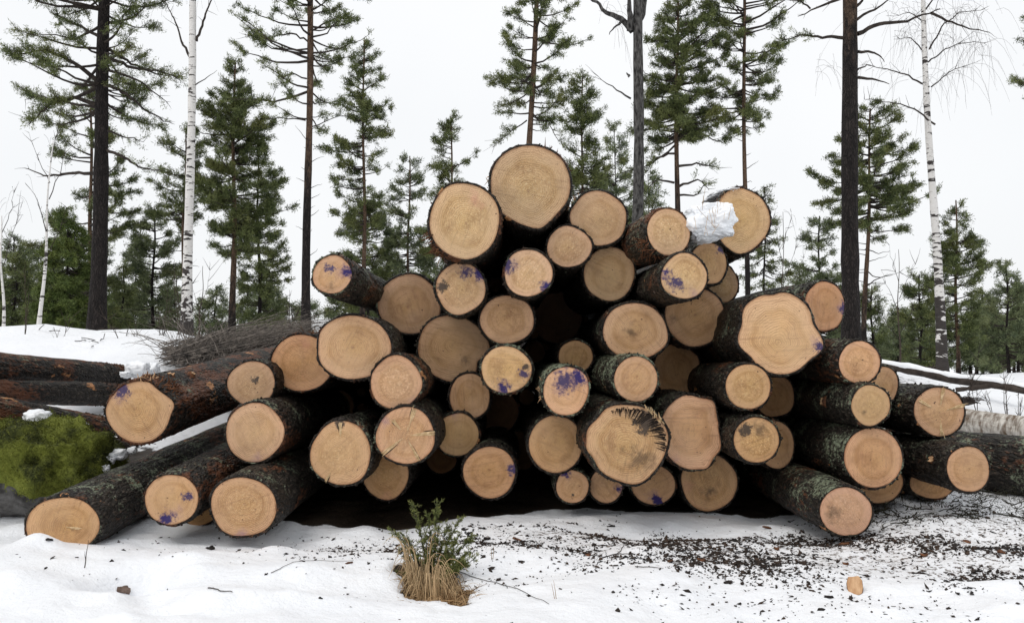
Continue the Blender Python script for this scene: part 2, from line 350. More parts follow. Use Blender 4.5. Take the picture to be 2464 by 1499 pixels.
# ------------------------------------------------------------ ground sheet
def build_ground():
    def axis(lo, hi, near_lo, near_hi, step, n):
        mid = np.arange(near_lo, near_hi, step)
        k = np.linspace(0, 1, n)[1:]
        return np.concatenate([(near_lo-(near_lo-lo)*k**3.2)[::-1], mid, near_hi+(hi-near_hi)*k**3.2])
    xs = axis(-900, 900, -4.2, 4.2, .03, 70); ys = axis(-60, 900, 2.6, 7.4, .03, 90)
    X, Y = np.meshgrid(xs, ys); Z = gz(X, Y)
    # bare, shaded soil under the stack; litter thrown out on the right
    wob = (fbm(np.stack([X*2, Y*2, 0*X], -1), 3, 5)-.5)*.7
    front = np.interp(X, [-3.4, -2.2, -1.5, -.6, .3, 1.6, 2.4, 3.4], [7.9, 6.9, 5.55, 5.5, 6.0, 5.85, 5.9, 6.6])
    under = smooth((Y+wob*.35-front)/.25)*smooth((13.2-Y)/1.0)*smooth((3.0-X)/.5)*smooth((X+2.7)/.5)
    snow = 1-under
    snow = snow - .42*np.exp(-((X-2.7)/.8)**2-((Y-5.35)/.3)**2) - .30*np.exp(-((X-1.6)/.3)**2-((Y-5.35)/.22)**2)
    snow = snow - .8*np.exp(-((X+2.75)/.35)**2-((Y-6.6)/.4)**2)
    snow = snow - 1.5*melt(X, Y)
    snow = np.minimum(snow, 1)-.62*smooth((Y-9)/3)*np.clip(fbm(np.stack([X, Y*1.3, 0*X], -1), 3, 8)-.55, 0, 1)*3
    lit = litter(X, Y)
    n, m = X.shape; i = np.arange(n*m).reshape(n, m)
    F = np.stack([i[:-1, :-1], i[:-1, 1:], i[1:, 1:], i[1:, :-1]], -1).reshape(-1, 4)
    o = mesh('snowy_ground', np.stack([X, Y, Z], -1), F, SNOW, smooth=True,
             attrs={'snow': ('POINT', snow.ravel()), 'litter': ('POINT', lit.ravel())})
    prop(o, kind='structure')
def litter(X, Y):
    g = lambda cx, cy, sx, sy: np.exp(-((X-cx)/sx)**2-((Y-cy)/sy)**2)
    r = .95*g(2.85, 5.15, .95, .5) + .45*g(1.65, 5.25, .3, .22) + .50*g(1.6, 4.8, .9, .6) + .45*g(.1, 5.2, .5, .3) + .65*g(.6, 5.0, .9, .4)
    r = r + .62*g(2.4, 4.5, 1.0, .45) + .46*g(1.1, 4.5, 1.4, .65) + .30*g(-1.0, 5.0, .9, .35) + .24*g(2.0, 3.9, 1.3, .6)
    return np.clip(r, 0, 1)
build_ground()

# ------------------------------------------------------------ the logs of the stack
def outline(th, rx, ry, seed, bumps, wob=1.):
    r = np.random.default_rng(seed)
    f = 1 + 0*th
    for k, a in ((2, .012), (3, .016), (4, .009), (5, .007), (7, .004)):
        f = f + wob*a*r.normal()*np.cos(k*th + r.uniform(0, 6.3))
    for ang, amp, wd in bumps:
        d = (np.degrees(th)-ang+180) % 360-180
        f = f + 1.55*amp*np.exp(-(d/wd)**2)
    return rx*f*np.cos(th), ry*f*np.sin(th)
def chips_on(V, Nrm, r, n, size, mb):
    """small loose scales standing off a bark surface"""
    k = r.integers(0, len(V), n); c = V[k]; nn = Nrm[k]
    tg = r.normal(size=(n, 3)); d = nn*r.uniform(.0, .5, (n, 1)) + tg*.6
    L = r.uniform(.4, 1.3, n)*size
    v, f = blades(c - nn*.002, d, L, L*r.uniform(.7, 1.4, n), r)
    mb.add(v, f)
def log_thing(seed, loc, dirv, rx, ry, L, label, group, bumps=(), taper=.86, tint=(1, 1, 1), bt=None, lichen=0., redness=0., fuzz=.5,
              pith=(0., 0.), st={}, nth=88, extra=None, tilt=0., wob=1., name='log', chips=260, bark=None, facetilt=(0, 0)):
    r = np.random.default_rng(seed+1000)
    root = thing(name, loc, label, 'log', group)
    d = Vector(dirv).normalized(); z = Vector((0, 0, 1)); xax = d.cross(z).normalized(); zax = xax.cross(d)
    root.rotation_euler = Matrix((xax, d, zax)).transposed().to_euler()
    if bt is None: bt = .008 + .04*min(rx, ry)
    th = np.arange(nth)*2*PI/nth
    ox, oz = outline(th, rx, ry, seed, bumps, wob)
    # cut face: polar sheet around the pith
    NR = 14; rho = np.linspace(0, 1, NR+1)[1:]
    px, pz = pith[0]*rx, pith[1]*ry
    X = px + (ox-px)[None]*rho[:, None]; Zc = pz + (oz-pz)[None]*rho[:, None]
    dome = -.004*(1-rho[:, None]**2) + .0*X
    q = np.stack([X*9, Zc*9, 0*X+seed], -1)
    Yc = dome + (fbm(q, 3, seed % 50)-.5)*.010 + X*facetilt[0] + Zc*facetilt[1]
    V = np.concatenate([[[px, -.004+px*facetilt[0], pz]], np.stack([X, Yc, Zc], -1).reshape(-1, 3)])
    rh = np.concatenate([[0], np.repeat(rho, nth)])
    j = np.arange(nth); j2 = (j+1) % nth
    F3 = np.stack([0*j, 1+j, 1+j2], -1)
    F4 = np.concatenate([np.stack([1+k*nth+j, 1+(k+1)*nth+j, 1+(k+1)*nth+j2, 1+k*nth+j2], -1) for k in range(NR-1)])
    fp = V/np.array([rx, 1, ry])
    fo = mesh('cut_end', V, [F3, F4], WOOD, root, True, {'rho': ('POINT', rh), 'fpos': ('POINT', fp)})
    fo['seed'] = float(seed % 97)*1.37; fo['tint'] = [float(c) for c in tint]; fo['fuzz'] = float(fuzz)
    for k in ('stain_a', 'stain_b', 'stain_wash', 'dirt', 'soot', 'blush'):
        fo[k] = [float(c) for c in st.get(k, (0, 0, 0))]
    # bark tube with a ragged lip
    s = np.concatenate([[0, .006, .016, .03, .05], np.geomspace(.08, L, 46)])
    rag = (fbm(np.stack([np.cos(th)*6, np.sin(th)*6, 0*th+seed], -1), 3, 7)-.5)*.05
    edgeY = ox*facetilt[0]+oz*facetilt[1]
    rings = [np.stack([ox*.995, edgeY+.004, oz*.995], -1)]
    un = np.stack([np.cos(th), np.sin(th)], -1)
    Nr = []
    for i, sv in enumerate(s):
        tp = 1+(taper-1)*sv/L; sm = math.exp(-sv/1.2)
        bx, bz = outline(th, rx, ry, seed, bumps, wob)
        ax, az_ = rx*np.cos(th), ry*np.sin(th)
        bx = bx*(.35+.65*sm)+ax*(.65-.65*sm); bz = bz*(.35+.65*sm)+az_*(.65-.65*sm)
        q = np.stack([bx*26, 0*bx+sv*9+seed*3.1, bz*26], -1)
        q2 = np.stack([bx*70, 0*bx+sv*30+seed*3.1, bz*70], -1)
        disp = (np.abs(fbm(q, 3, 21)-.5)*-2+.35)*.016 + (vn(q2, 5)-.5)*.007 + (fbm(q*.12, 2, 30)-.5)*.03*min(1, sv*2)
        t_ = bt*(.45 if i == 0 else (.8 if i == 1 else 1.)) + disp*(.5 if i == 0 else 1)
        t_ = np.maximum(t_, .003)
        yy = edgeY*max(0, 1-sv*4) + sv + (rag*max(0, 1-sv/.05)*.6)
        rings.append(np.stack([bx*tp+un[:, 0]*t_, yy, bz*tp+un[:, 1]*t_], -1)); Nr.append(np.stack([un[:, 0], 0*th, un[:, 1]], -1))
    RV = np.stack(rings); K = len(rings)
    k = np.arange(K-1)[:, None]*nth
    F = np.stack([k+j2, k+j, k+nth+j, k+nth+j2], -1).reshape(-1, 4)
    mb = MB(); Vb = RV.reshape(-1, 3); mb.add(Vb, F)
    last = (K-1)*nth
    c0 = np.concatenate([RV[-1], [[0, L, 0]]]); mb.add(c0, np.stack([j2, j, 0*j+nth], -1))
    if chips:
        near = slice(nth, nth*26)
        chips_on(Vb[near], np.concatenate(Nr)[:nth*25], r, chips, .013, mb)
        chips_on(Vb[nth:nth*4], np.concatenate(Nr)[:nth*3], r, chips//4, .009, mb)
    bo = mb.build('bark', bark or BARK, root)
    me = bo.data; sm_ = np.zeros(len(me.polygons), bool); me.polygons.foreach_set('use_smooth', sm_)
    bo['seed'] = float(seed % 97)*1.37; bo['lichen'] = float(lichen); bo['redness'] = float(redness)
    if extra:
        extra(root, r, rx, ry, th, ox, oz)
        for ch in root.children:                     # lay rays and ridges onto the slightly slanting cut
            if ch.name.split('.')[0] in ('splinter', 'crack', 'saw_ridge'):
                co_ = np.empty(len(ch.data.vertices)*3, np.float32); ch.data.vertices.foreach_get('co', co_); co_ = co_.reshape(-1, 3)
                co_[:, 1] += co_[:, 0]*facetilt[0]+co_[:, 2]*facetilt[1]; ch.data.vertices.foreach_set('co', co_.ravel())
    return root
def rays(spec, dark=True):
    """torn splinter rays on a cut face: (angle, inner, outer, width)"""
    def f(root, r, rx, ry, th, ox, oz):
        for a, r0, r1, wd in spec:
            t = math.radians(a); dv = np.array([math.cos(t)*rx, 0, math.sin(t)*ry]); pv = np.array([-math.sin(t), 0, math.cos(t)])
            mb = MB()
            for q in range(7):
                o = (q-3)/3*wd*.5
                jit = r.normal(size=(5, 3))*.0012
                k = np.linspace(r0+abs(o)/wd*.25*(r1-r0), r1, 5)
                Pt = dv[None]*k[:, None] + pv[None]*o*np.linspace(.25, 1, 5)[:, None] + np.array([0, -.004, 0]) + jit
                if q == 6: Pt[-1] += np.array([0, -.02, 0])+dv*.12*r.uniform()
                v, fc = tubes(Pt[None], np.array([[.0008, .002, .0026, .003, .001]])*(wd/.02)**.5, 4); mb.add(v, fc)
            mb.build('splinter', SPLINTER, root)
            if dark:
                o = wd*.62; k = np.linspace(r0+.3*(r1-r0), r1*.98, 5)
                Pt = dv[None]*k[:, None]+pv[None]*o+np.array([0, -.0025, 0])+r.normal(size=(5, 3))*.001
                v, fc = tubes(Pt[None], np.array([[.0005, .0015, .0026, .003, .0015]]), 4)
                mesh('crack', v, fc, CRACKM, root)
    return f
def rip(root, r, rx, ry, th, ox, oz):
    """torn fibre edge along upper right of the big streaked log"""
    mb = MB()
    for q in range(24):
        a = math.radians(r.uniform(26, 62)); R = r.uniform(.96, 1.04)
        p0 = np.array([math.cos(a)*rx*R, -.012*r.uniform(), math.sin(a)*ry*R]); dd = np.array([-.35, -.5, .75])*r.uniform(.01, .035)+r.normal(size=3)*.008
        v, f = tubes(np.stack([p0-dd*.5, p0, p0+dd])[None], np.array([[.003, .004, .001]]), 4); mb.add(v, f)
    mb.build('splinter', SPLINTER, root)
    mb = MB()
    for q in range(64):                                       # dark sooty saw ridges along the upper and right rim
        a = math.radians(-12+q*2.0+r.normal()*.8); r1 = r.uniform(.88, .97); r0 = r1-r.uniform(.14, .46)*(.4+.6*math.sin(max(0.05, (q/64.))*PI))
        dv = np.array([math.cos(a)*rx, 0, math.sin(a)*ry])
        k = np.linspace(r0, r1, 4); Pt = dv[None]*k[:, None]+np.array([0, -.0055, 0])+np.array([.010, 0, -.012])[None]*np.linspace(0, 1, 4)[:, None]
        v, f = tubes(Pt[None], np.array([[.0006, .0022, .0034, .0044]])*r.uniform(.5, 1.3), 4); mb.add(v, f)
    mb.build('saw_ridge', CRACKM, root)
def shreds(angs, mat, n=60, ln=.05):
    def f(root, r, rx, ry, th, ox, oz):
        mb = MB()
        for q in range(n):
            a = math.radians(r.uniform(*angs)); R = r.uniform(1.02, 1.10); y = r.uniform(.0, .22)
            p0 = np.array([math.cos(a)*rx*R, y, math.sin(a)*ry*R]); dd = np.array([math.cos(a)*.5, -.3, math.sin(a)*.5])+r.normal(size=3)*.6; dd = dd*ln*r.uniform(.3, 1)
            v, fc = tubes(np.stack([p0-dd*.3, p0+dd*.3+r.normal(size=3)*.004, p0+dd])[None], np.array([[.004, .003, .0006]]), 4); mb.add(v, fc)
        mb.build('torn_bark', mat, root)
    return f
def stub(ang, s, rad, ln, mat=None):
    def f(root, r, rx, ry, th, ox, oz):
        a = math.radians(ang); n = np.array([math.cos(a), 0, math.sin(a)]); p0 = np.array([math.cos(a)*rx*.97, s, math.sin(a)*ry*.97])
        K = 14; tt = np.arange(K)*2*PI/K; B = np.array([0, 1, 0]); A = np.cross(n, B); mb = MB()
        rows = []
        for h, rr in ((0, 1.7), (.45, 1.25), (.8, 1.08), (1., 1.)):
            rows.append([p0+n*(h*ln+.012)+(A*math.cos(u)+B*math.sin(u))*rad*rr*(1+.12*r.normal()*(h == 1))+n*(.006*r.normal()*(h == 1)) for u in tt])
        V = np.array(rows).reshape(-1, 3); j = np.arange(K); j2 = (j+1) % K
        mb.add(V, np.concatenate([np.stack([k*K+j, k*K+j2, (k+1)*K+j2, (k+1)*K+j], -1) for k in range(3)]))
        kn = mb.build('knot_stub', CHIP_RED, root)
        C = np.concatenate([V[-K:]+n*.002, [p0+n*(ln+.012)]]); mesh('broken_wood', C, np.stack([j, j2, 0*j+K], -1), RAW, kn)
    return f
def both(*fs):
    def f(*a):
        for g in fs: g(*a)
    return f
CRACKM = simple('dark_crack', (.010, .008, .007), (.035, .024, .018), 40., .9, 0.)
G = 'logs in the big roadside stack'
W0 = (1, 1, 1); WD = (.78, .76, .72); WO = (.97, .90, .80); WP = (1.05, .97, .98); WY = (1.0, .97, .88)  # tints mix wood tone with shade painted on recessed and lower ends
# x, y, rx, ry on the photograph's grid, distance, label, options
LOGS = [
 (1276,447,95,97,5.95,'biggest log, its wide round cut end crowning the very top of the stack', dict(bumps=((-78,.055,14),(-122,-.035,18),(-42,-.03,16),(35,.015,20)), pith=(-.05,-.15), fuzz=.6, tint=WY, extra=both(shreds((20,80),CHIP_RED,60,.03),shreds((165,200),RAW,16,.03)), redness=.05)),
 (1118,533,83,90,5.72,'large log left of the biggest top log, its pale end tinged pink at upper right', dict(bumps=((120,.02,20),(-60,-.02,20)), st=dict(blush=(.35,.62,.42)), pith=(.05,-.05), redness=.1, extra=shreds((190,235),CHIP_RED,90,.07), tint=WY)),
 (1440,525,67,65,6.05,'medium log right of the biggest top log, torn bark flap at its upper left', dict(bumps=((150,-.03,20),(-100,.02,20)), tint=(.92,.88,.8), pith=(.1,-.15), extra=shreds((110,165),RAW,34,.04))),
 (1369,594,52,49,6.0,'small log tucked right under the biggest log and the torn bark one', dict(pith=(.0,-.05), tint=(.95,.88,.78), fuzz=.7)),
 (1608,558,52,56,5.6,'log with a shaggy mossy side just left of the white snow block', dict(dx=-.13, bumps=((0,.02,30),(150,-.02,20)), lichen=.08, redness=.10, tint=(1.0,.93,.88), fuzz=.9, extra=shreds((195,255),CHIP_RED,120,.06))),
 (1786,530,63,76,6.15,'large pale log at the right top whose left side is hidden by the snow block', dict(bumps=((215,.04,20),(100,.02,20)), pith=(-.1,-.05), tint=(.98,.92,.86), fuzz=.35, redness=.06)),
 (1705,633,43,49,5.95,'small log below the snow block with a purple speck at its upper right rim', dict(bumps=((-60,.04,20),), st=dict(stain_b=(.7,.7,0.39)), tint=(.95,.86,.74))),
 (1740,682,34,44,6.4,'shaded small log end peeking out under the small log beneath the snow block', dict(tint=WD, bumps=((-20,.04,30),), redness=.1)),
 (1646,665,54,54,5.35,'brown barked log below the snow block, purple specks on the left of its end', dict(dx=-.02, st=dict(stain_a=(-.82,.1,0.40),stain_b=(-.35,-.3,0.50),stain_wash=(.45,-.7,.4)), redness=-.02, lichen=.0, tint=(1.05,.98,.86), fuzz=.7)),
 (1466,660,60,63,6.15,'plain orange-brown log end below the torn bark log and left of the purple specked one', dict(bumps=((100,.02,30),(-120,-.02,20)), tint=WO, fuzz=.1)),
 (1271,657,57,56,5.8,'log below the biggest one with fine purple specks around its left and lower rim', dict(st=dict(stain_b=(-.85,.35,0.47),stain_a=(.72,-.55,0.34),stain_wash=(-.6,.3,.5)), tint=WP, fuzz=.8, pith=(.05,-.05))),
 (1108,693,59,60,5.9,'log under the pink tinged one with a purple blot at its upper right', dict(bumps=((-95,.05,25),(-150,-.02,20)), st=dict(stain_a=(.78,.55,0.45),stain_b=(.2,.6,0.39),soot=(-.75,.1,.35)), tint=(1.0,.93,.84), fuzz=.7)),
 (799,661,46,46,5.3,'log jutting up at the left shoulder of the stack with a purple stained end', dict(dx=.05, dz=-.01, st=dict(stain_a=(.85,.1,0.47),stain_b=(-.15,.3,0.39),stain_wash=(.6,.2,.6),dirt=(0,-.55,.55)), lichen=.10, tint=(.95,.86,.8), L=3.6, fuzz=.4)),
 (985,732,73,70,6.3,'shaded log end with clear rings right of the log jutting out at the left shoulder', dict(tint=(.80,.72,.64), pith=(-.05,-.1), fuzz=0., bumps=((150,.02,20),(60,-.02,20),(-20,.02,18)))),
 (1220,769,65,56,6.0,'oval log with wavy dark rings, directly above the lichen collared log at the centre', dict(tint=(1.02,.93,.82), fuzz=.3)),
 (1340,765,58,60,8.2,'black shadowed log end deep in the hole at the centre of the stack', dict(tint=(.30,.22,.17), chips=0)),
 (1089,838,80,78,6.2,'broad log with a notch at its right edge and brown scars, left of centre', dict(bumps=((-28,-.10,13),(2,.045,14),(140,.02,20),(-60,.02,16)), tint=(.86,.78,.67), st=dict(dirt=(.38,-.35,.27)), fuzz=.1, pith=(0,.1))),
 (853,836,86,76,5.6,'large smooth pale log on the left slope overlapping its left neighbour', dict(bumps=((155,.025,20),(40,-.02,20),(-60,-.02,20)), tint=(1.04,.95,.90), fuzz=.25, pith=(-.05,0))),
 (727,873,73,66,6.05,'reddish log end half hidden behind the large smooth pale log on the left slope', dict(tint=(1.0,.82,.68), fuzz=.3, redness=.08, st=dict(blush=(0,.75,.5)), extra=shreds((70,130),CHIP_RED,60,.04))),
 (605,922,57,52,5.85,'log above left with a dark sooty centre resting against the peeled leaning log', dict(tint=(.97,.87,.76), st=dict(soot=(.15,.2,.25)), fuzz=.5)),
 (335,990,77,72,5.6,'leaning log at far left with bark torn off its side and a cornered end', dict(dz=.075, dx=-.01, taper=1.15, L=5.2, bumps=((12,.07,14),(48,-.08,20),(-50,-.01,20),(150,-.02,20)), pith=(-.15,.1), st=dict(stain_b=(-.55,.65,0.37),stain_wash=(-.6,.5,.45)), lichen=-.06, redness=.16, tint=(1.02,.93,.84), fuzz=.35, chips=700, extra=both(shreds((10,100),CHIP_RED,120,.05), shreds((70,100),RAW,30,.04), stub(72,.35,.022,.02), stub(60,.62,.022,.02), stub(100,.22,.02,.015)))),
 (953,920,59,62,5.55,'fuzzy sawn log left of centre with loose brown bark at its top rim', dict(bumps=((160,.02,20),(-10,.02,20)), tint=(1.08,.97,.82), fuzz=1., st=dict(stain_wash=(.6,-.6,.3)), redness=.08)),
 (1130,953,47,53,6.15,'plain small orange-brown log left of centre between the notched log and the cracked one', dict(tint=(.93,.80,.66), fuzz=.1, bumps=((-40,.03,20),(-90,-.02,20),(-130,.03,20)))),
 (1218,889,60,54,5.7,'log with a lichen collar and a purple smear along its lower rim, at the centre', dict(st=dict(stain_a=(-.15,-.78,0.47),stain_b=(.7,-.2,0.34),soot=(.75,.1,.2)), lichen=.16, tint=(1.05,.97,.86), fuzz=.3)),
 (1385,858,40,38,6.25,'smallest log at the centre of the stack, above the one with the largest purple stain', dict(tint=(.88,.76,.6), fuzz=.4)),
 (1362,940,54,57,5.35,'lichen sided log with the largest purple stain over the upper half of its end', dict(st=dict(stain_a=(.62,.55,0.62),stain_b=(-.1,.38,0.69),stain_wash=(0,.3,.8)), lichen=.17, tint=(1.06,.94,.82), fuzz=.15, extra=shreds((150,200),RAW,20,.03))),
 (1530,912,52,53,5.35,'clean pinkish log with a lichen covered side right of the largest purple stain', dict(dx=-.04, lichen=.15, tint=(1.10,.98,.92), fuzz=.3, wob=.5)),
 (1527,797,77,66,5.85,'large pale log with a brown scar at its centre, right of the black hole', dict(bumps=((-22,.045,20),(165,-.02,20)), tint=(.98,.88,.78), st=dict(dirt=(-.15,-.05,.25)), fuzz=.1, lichen=.02)),
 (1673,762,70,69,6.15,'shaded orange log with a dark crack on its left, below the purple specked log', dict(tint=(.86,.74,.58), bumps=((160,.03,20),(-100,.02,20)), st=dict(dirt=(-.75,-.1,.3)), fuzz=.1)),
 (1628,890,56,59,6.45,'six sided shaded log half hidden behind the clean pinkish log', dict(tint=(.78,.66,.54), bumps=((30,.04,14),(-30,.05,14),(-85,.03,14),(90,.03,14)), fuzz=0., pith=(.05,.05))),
 (1872,800,92,97,5.5,'huge lobed log with a notched top edge in the right upper part of the stack', dict(bumps=((-18,.10,16),(14,-.045,13),(95,-.05,12),(140,.02,16),(168,-.05,14),(-165,.02,12),(-140,-.04,14)), pith=(0,-.25), tint=(1.03,.94,.80), fuzz=.05, st=dict(stain_wash=(.97,-.25,.28),stain_b=(1.0,-.35,0.20)), lichen=.03, redness=.0)),
 (1984,737,50,58,5.85,'log behind the huge lobed one with a bluish purple stain on its right rim', dict(dx=-.06, tint=(1.0,.82,.62), st=dict(stain_b=(.95,-.05,0.40),stain_wash=(.8,0,.35)), fuzz=.05, bumps=((200,-.04,30),), redness=.05, lichen=.04, L=4.4)),
 (2068,872,48,50,5.35,'clean log with scaly reddish bark poking out right below the huge lobed log', dict(tint=(1.08,.96,.86), redness=.09, lichen=.04, fuzz=.5, wob=.5)),
 (2124,925,36,43,5.85,'narrow pale log end squeezed behind the scaly barked log at the right', dict(tint=(.98,.86,.76), fuzz=.5)),
 (2095,975,46,48,5.25,'log with a broken branch stub on its side, at the right of the stack', dict(tint=(1.05,.95,.82), lichen=.09, st=dict(dirt=(-.35,-.3,.22)), extra=stub(178,.38,.024,.03), fuzz=.5)),
 (1800,930,53,53,5.45,'log with a damp blotched centre, below left of the huge lobed log', dict(dx=-.03, tint=(1.05,.95,.82), redness=.04, fuzz=.6, wob=.6)),
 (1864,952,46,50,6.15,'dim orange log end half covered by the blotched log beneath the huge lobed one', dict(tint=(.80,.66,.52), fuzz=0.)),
 (2260,990,58,57,5.6,'log with a star of torn splinters on its end, standing out at the right', dict(tint=(1.04,.94,.84), fuzz=.2, lichen=.0, extra=rays([(15,.25,1.04,.018),(80,.25,.98,.02),(-85,.3,1.0,.018),(150,.3,.95,.02)], False), pith=(0,-.05))),
 (2101,1101,68,69,5.3,'large clean log at the lower right above a half hidden crescent', dict(tint=(1.08,.95,.84), lichen=.09, fuzz=.05, wob=.4)),
 (2330,1128,51,53,5.25,'rightmost log end of the stack, over the mossy trunk lying sideways', dict(tint=(1.05,.94,.82), lichen=.0, redness=.0, fuzz=.2, extra=stub(165,.16,.02,.012))),
 (2108,1158,62,50,5.7,'log of which only a lower crescent shows beneath the large clean one at lower right', dict(tint=(.95,.82,.66), fuzz=.3)),
 (2170,1160,22,26,6.0,'tiny log end right of the half hidden crescent at lower right', dict(tint=(.85,.74,.62))),
 (2243,1160,52,38,5.85,'low log with a dark centre beneath the rightmost log end', dict(tint=(1.0,.85,.68), st=dict(dirt=(0,.2,.5)))),
 (2035,1230,61,56,5.0,'nearest log of the right side, lying low on the bark litter', dict(dz=.01, tint=(1.08,.96,.86), bumps=((-50,.03,20),(-80,-.02,8)), lichen=.07, redness=.05, st=dict(dirt=(-.45,-.1,.5)), fuzz=.8)),
 (1820,1058,53,53,5.4,'log with black smeared dirt over its upper half, right of the polygonal log', dict(tint=(1.08,.92,.72), st=dict(soot=(-.45,.45,.42),dirt=(.2,.5,.6)), lichen=.02, fuzz=.9, extra=shreds((20,70),CHIP_RED,30,.03))),
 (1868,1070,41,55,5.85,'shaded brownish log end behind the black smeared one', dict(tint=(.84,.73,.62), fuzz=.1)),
 (1662,1040,71,85,5.65,'polygonal log with wavy flat sides right of the black streaked one', dict(bumps=((48,.09,13),(5,-.05,12),(-25,.05,10),(-62,.05,12),(100,.02,14),(25,-.02,10)), tint=(1.05,.93,.80), fuzz=0., wob=.3, st=dict(stain_wash=(-.7,-.75,.3)), lichen=.02)),
 (1506,1062,95,90,5.3,'big misshapen log with black saw streaks along its upper rim, low in the centre right', dict(dx=-.02, bumps=((-75,.09,22),(178,-.02,10),(-150,-.05,14),(10,.03,16),(140,-.05,16),(90,-.03,20)), tint=(1.02,.94,.76), st=dict(dirt=(.3,-.5,.6),soot=(.5,.5,.42)), fuzz=.35, extra=rip, lichen=.03)),
 (1337,1068,63,66,5.75,'tall smooth log left of the big black streaked one', dict(tint=(1.0,.88,.73), fuzz=.2, lichen=.0)),
 (1377,1170,38,38,5.75,'small bottom log with a purple blot at the top of its end', dict(tint=(.95,.82,.67), st=dict(stain_a=(-.35,.75,0.43),soot=(0,-.5,.15)), lichen=.08)),
 (1458,1168,38,40,5.8,'small bottom log with a purple blot on its right rim', dict(tint=(.9,.80,.64), st=dict(stain_a=(.75,-.15,0.38)))),
 (1572,1166,51,46,5.95,'bottom log with a purple blot on its lower rim, half under the black streaked one', dict(tint=(.95,.82,.64), st=dict(stain_a=(.2,-.82,0.45),stain_wash=(0,-.6,.5)))),
 (1706,1160,65,66,5.95,'wide bottom log with a pink tinge on its left, beneath the polygonal log', dict(tint=(.92,.82,.70), st=dict(blush=(-.8,-.1,.35),dirt=(0,-.3,.4)), fuzz=.5)),
 (1178,1136,60,61,5.85,'round bottom log with a purple spot on its right rim, standing alone left of centre', dict(tint=(1.0,.83,.66), st=dict(stain_b=(.9,.1,0.34),stain_wash=(.85,.1,.3)), fuzz=.2, pith=(0,.1))),
 (1100,1045,50,50,6.1,'greyish log end with a faint blue tinge on top, above the round bottom log', dict(tint=(.88,.78,.66), st=dict(stain_wash=(-.1,.9,.4)), fuzz=.1)),
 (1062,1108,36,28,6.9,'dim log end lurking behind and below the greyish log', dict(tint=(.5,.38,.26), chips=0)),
 (976,1048,69,66,5.5,'log with a bold star of cracks across its end, left of centre', dict(tint=(1.08,.96,.82), st=dict(stain_wash=(-.7,.5,.4)), fuzz=.6, extra=rays([(72,.15,1.0,.028),(5,.15,1.0,.026),(-62,.15,.98,.016),(-140,.12,1.02,.02),(128,.25,.7,.018)]))),
 (928,1144,55,54,5.85,'log below the star cracked one with a split on its left', dict(tint=(.95,.80,.66), fuzz=.4, st=dict(blush=(0,-.8,.4)), extra=rays([(172,.4,1.0,.014)], False))),
 (820,1090,71,74,5.5,'log with a dark notch at its bottom and a splinter at its top', dict(bumps=((150,-.02,16),(20,.01,20)), tint=(1.06,.94,.78), fuzz=.7, st=dict(soot=(-.05,.95,.25)), extra=rays([(92,.5,.97,.02),(-118,.68,1.0,.014)]))),
 (613,1040,68,68,5.5,'log with fine concentric rings above the pair of low logs on the left', dict(tint=(1.08,.96,.84), fuzz=.3, redness=.04, st=dict(stain_wash=(.1,-.85,.35)))),
 (585,1219,79,69,5.1,'wide log low on the left, right of the one with the purple bottom', dict(dz=.03, tint=(1.06,.94,.80), fuzz=.7, st=dict(stain_wash=(0,-.9,.35)), redness=.02, bumps=((-150,-.02,20),))),
 (413,1201,62,57,5.1,'lower left log with a purple splash at the bottom of its end', dict(dx=-.02, dz=.055, tint=(1.06,.96,.82), st=dict(stain_a=(-.15,-.78,0.43),stain_b=(.6,.15,0.28),stain_wash=(.2,-.5,.4)), redness=.10, fuzz=.2)),
 (478,1236,38,27,5.6,'sliver of a log end showing between the two low logs at lower left', dict(dz=.05, tint=(.9,.72,.52))),
 (150,1266,83,68,4.9,'nearest log at the far lower left, its end sunk into the snow', dict(dz=.065, tint=(1.04,.90,.72), bumps=((-60,-.02,20),(100,-.01,20)), redness=.06, lichen=.03, fuzz=.2, st=dict(dirt=(.3,-.1,.12)), L=5.2, extra=rays([(-8,.1,.5,.012)], False))),
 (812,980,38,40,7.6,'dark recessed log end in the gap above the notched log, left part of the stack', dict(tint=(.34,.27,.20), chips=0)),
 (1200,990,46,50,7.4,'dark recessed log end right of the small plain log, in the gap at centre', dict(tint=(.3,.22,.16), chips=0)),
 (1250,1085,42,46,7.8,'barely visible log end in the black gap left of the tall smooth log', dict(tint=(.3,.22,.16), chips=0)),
]
AX = []
import os
for i, (x, y, rx, ry, d, lab, o) in enumerate(LOGS):
    o = dict(o); r = np.random.default_rng(50+i)
    dx = o.pop('dx', 0.)+r.normal()*.008; dz = o.pop('dz', 0.)+r.normal()*.005; L = o.pop('L', r.uniform(4.5, 5.1))
    if d > 7: L = 3.2
    if 'taper' not in o: o['taper'] = r.uniform(.86, 1.05)
    if 'bt' not in o: o['bt'] = .008+.03*M(rx, d)
    p = P(x, y, d)
    ft = tuple(r.normal(size=2)*.05)
    if 'pith' not in o: o['pith'] = tuple(r.normal(size=2)*.09)
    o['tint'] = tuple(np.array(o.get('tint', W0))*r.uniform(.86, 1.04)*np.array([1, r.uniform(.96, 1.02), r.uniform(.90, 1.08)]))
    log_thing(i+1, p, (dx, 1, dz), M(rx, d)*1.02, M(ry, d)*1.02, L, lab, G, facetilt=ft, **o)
    AX.append((p[0], p[2], p[1], dx, dz, max(M(rx, d), M(ry, d))+.02))
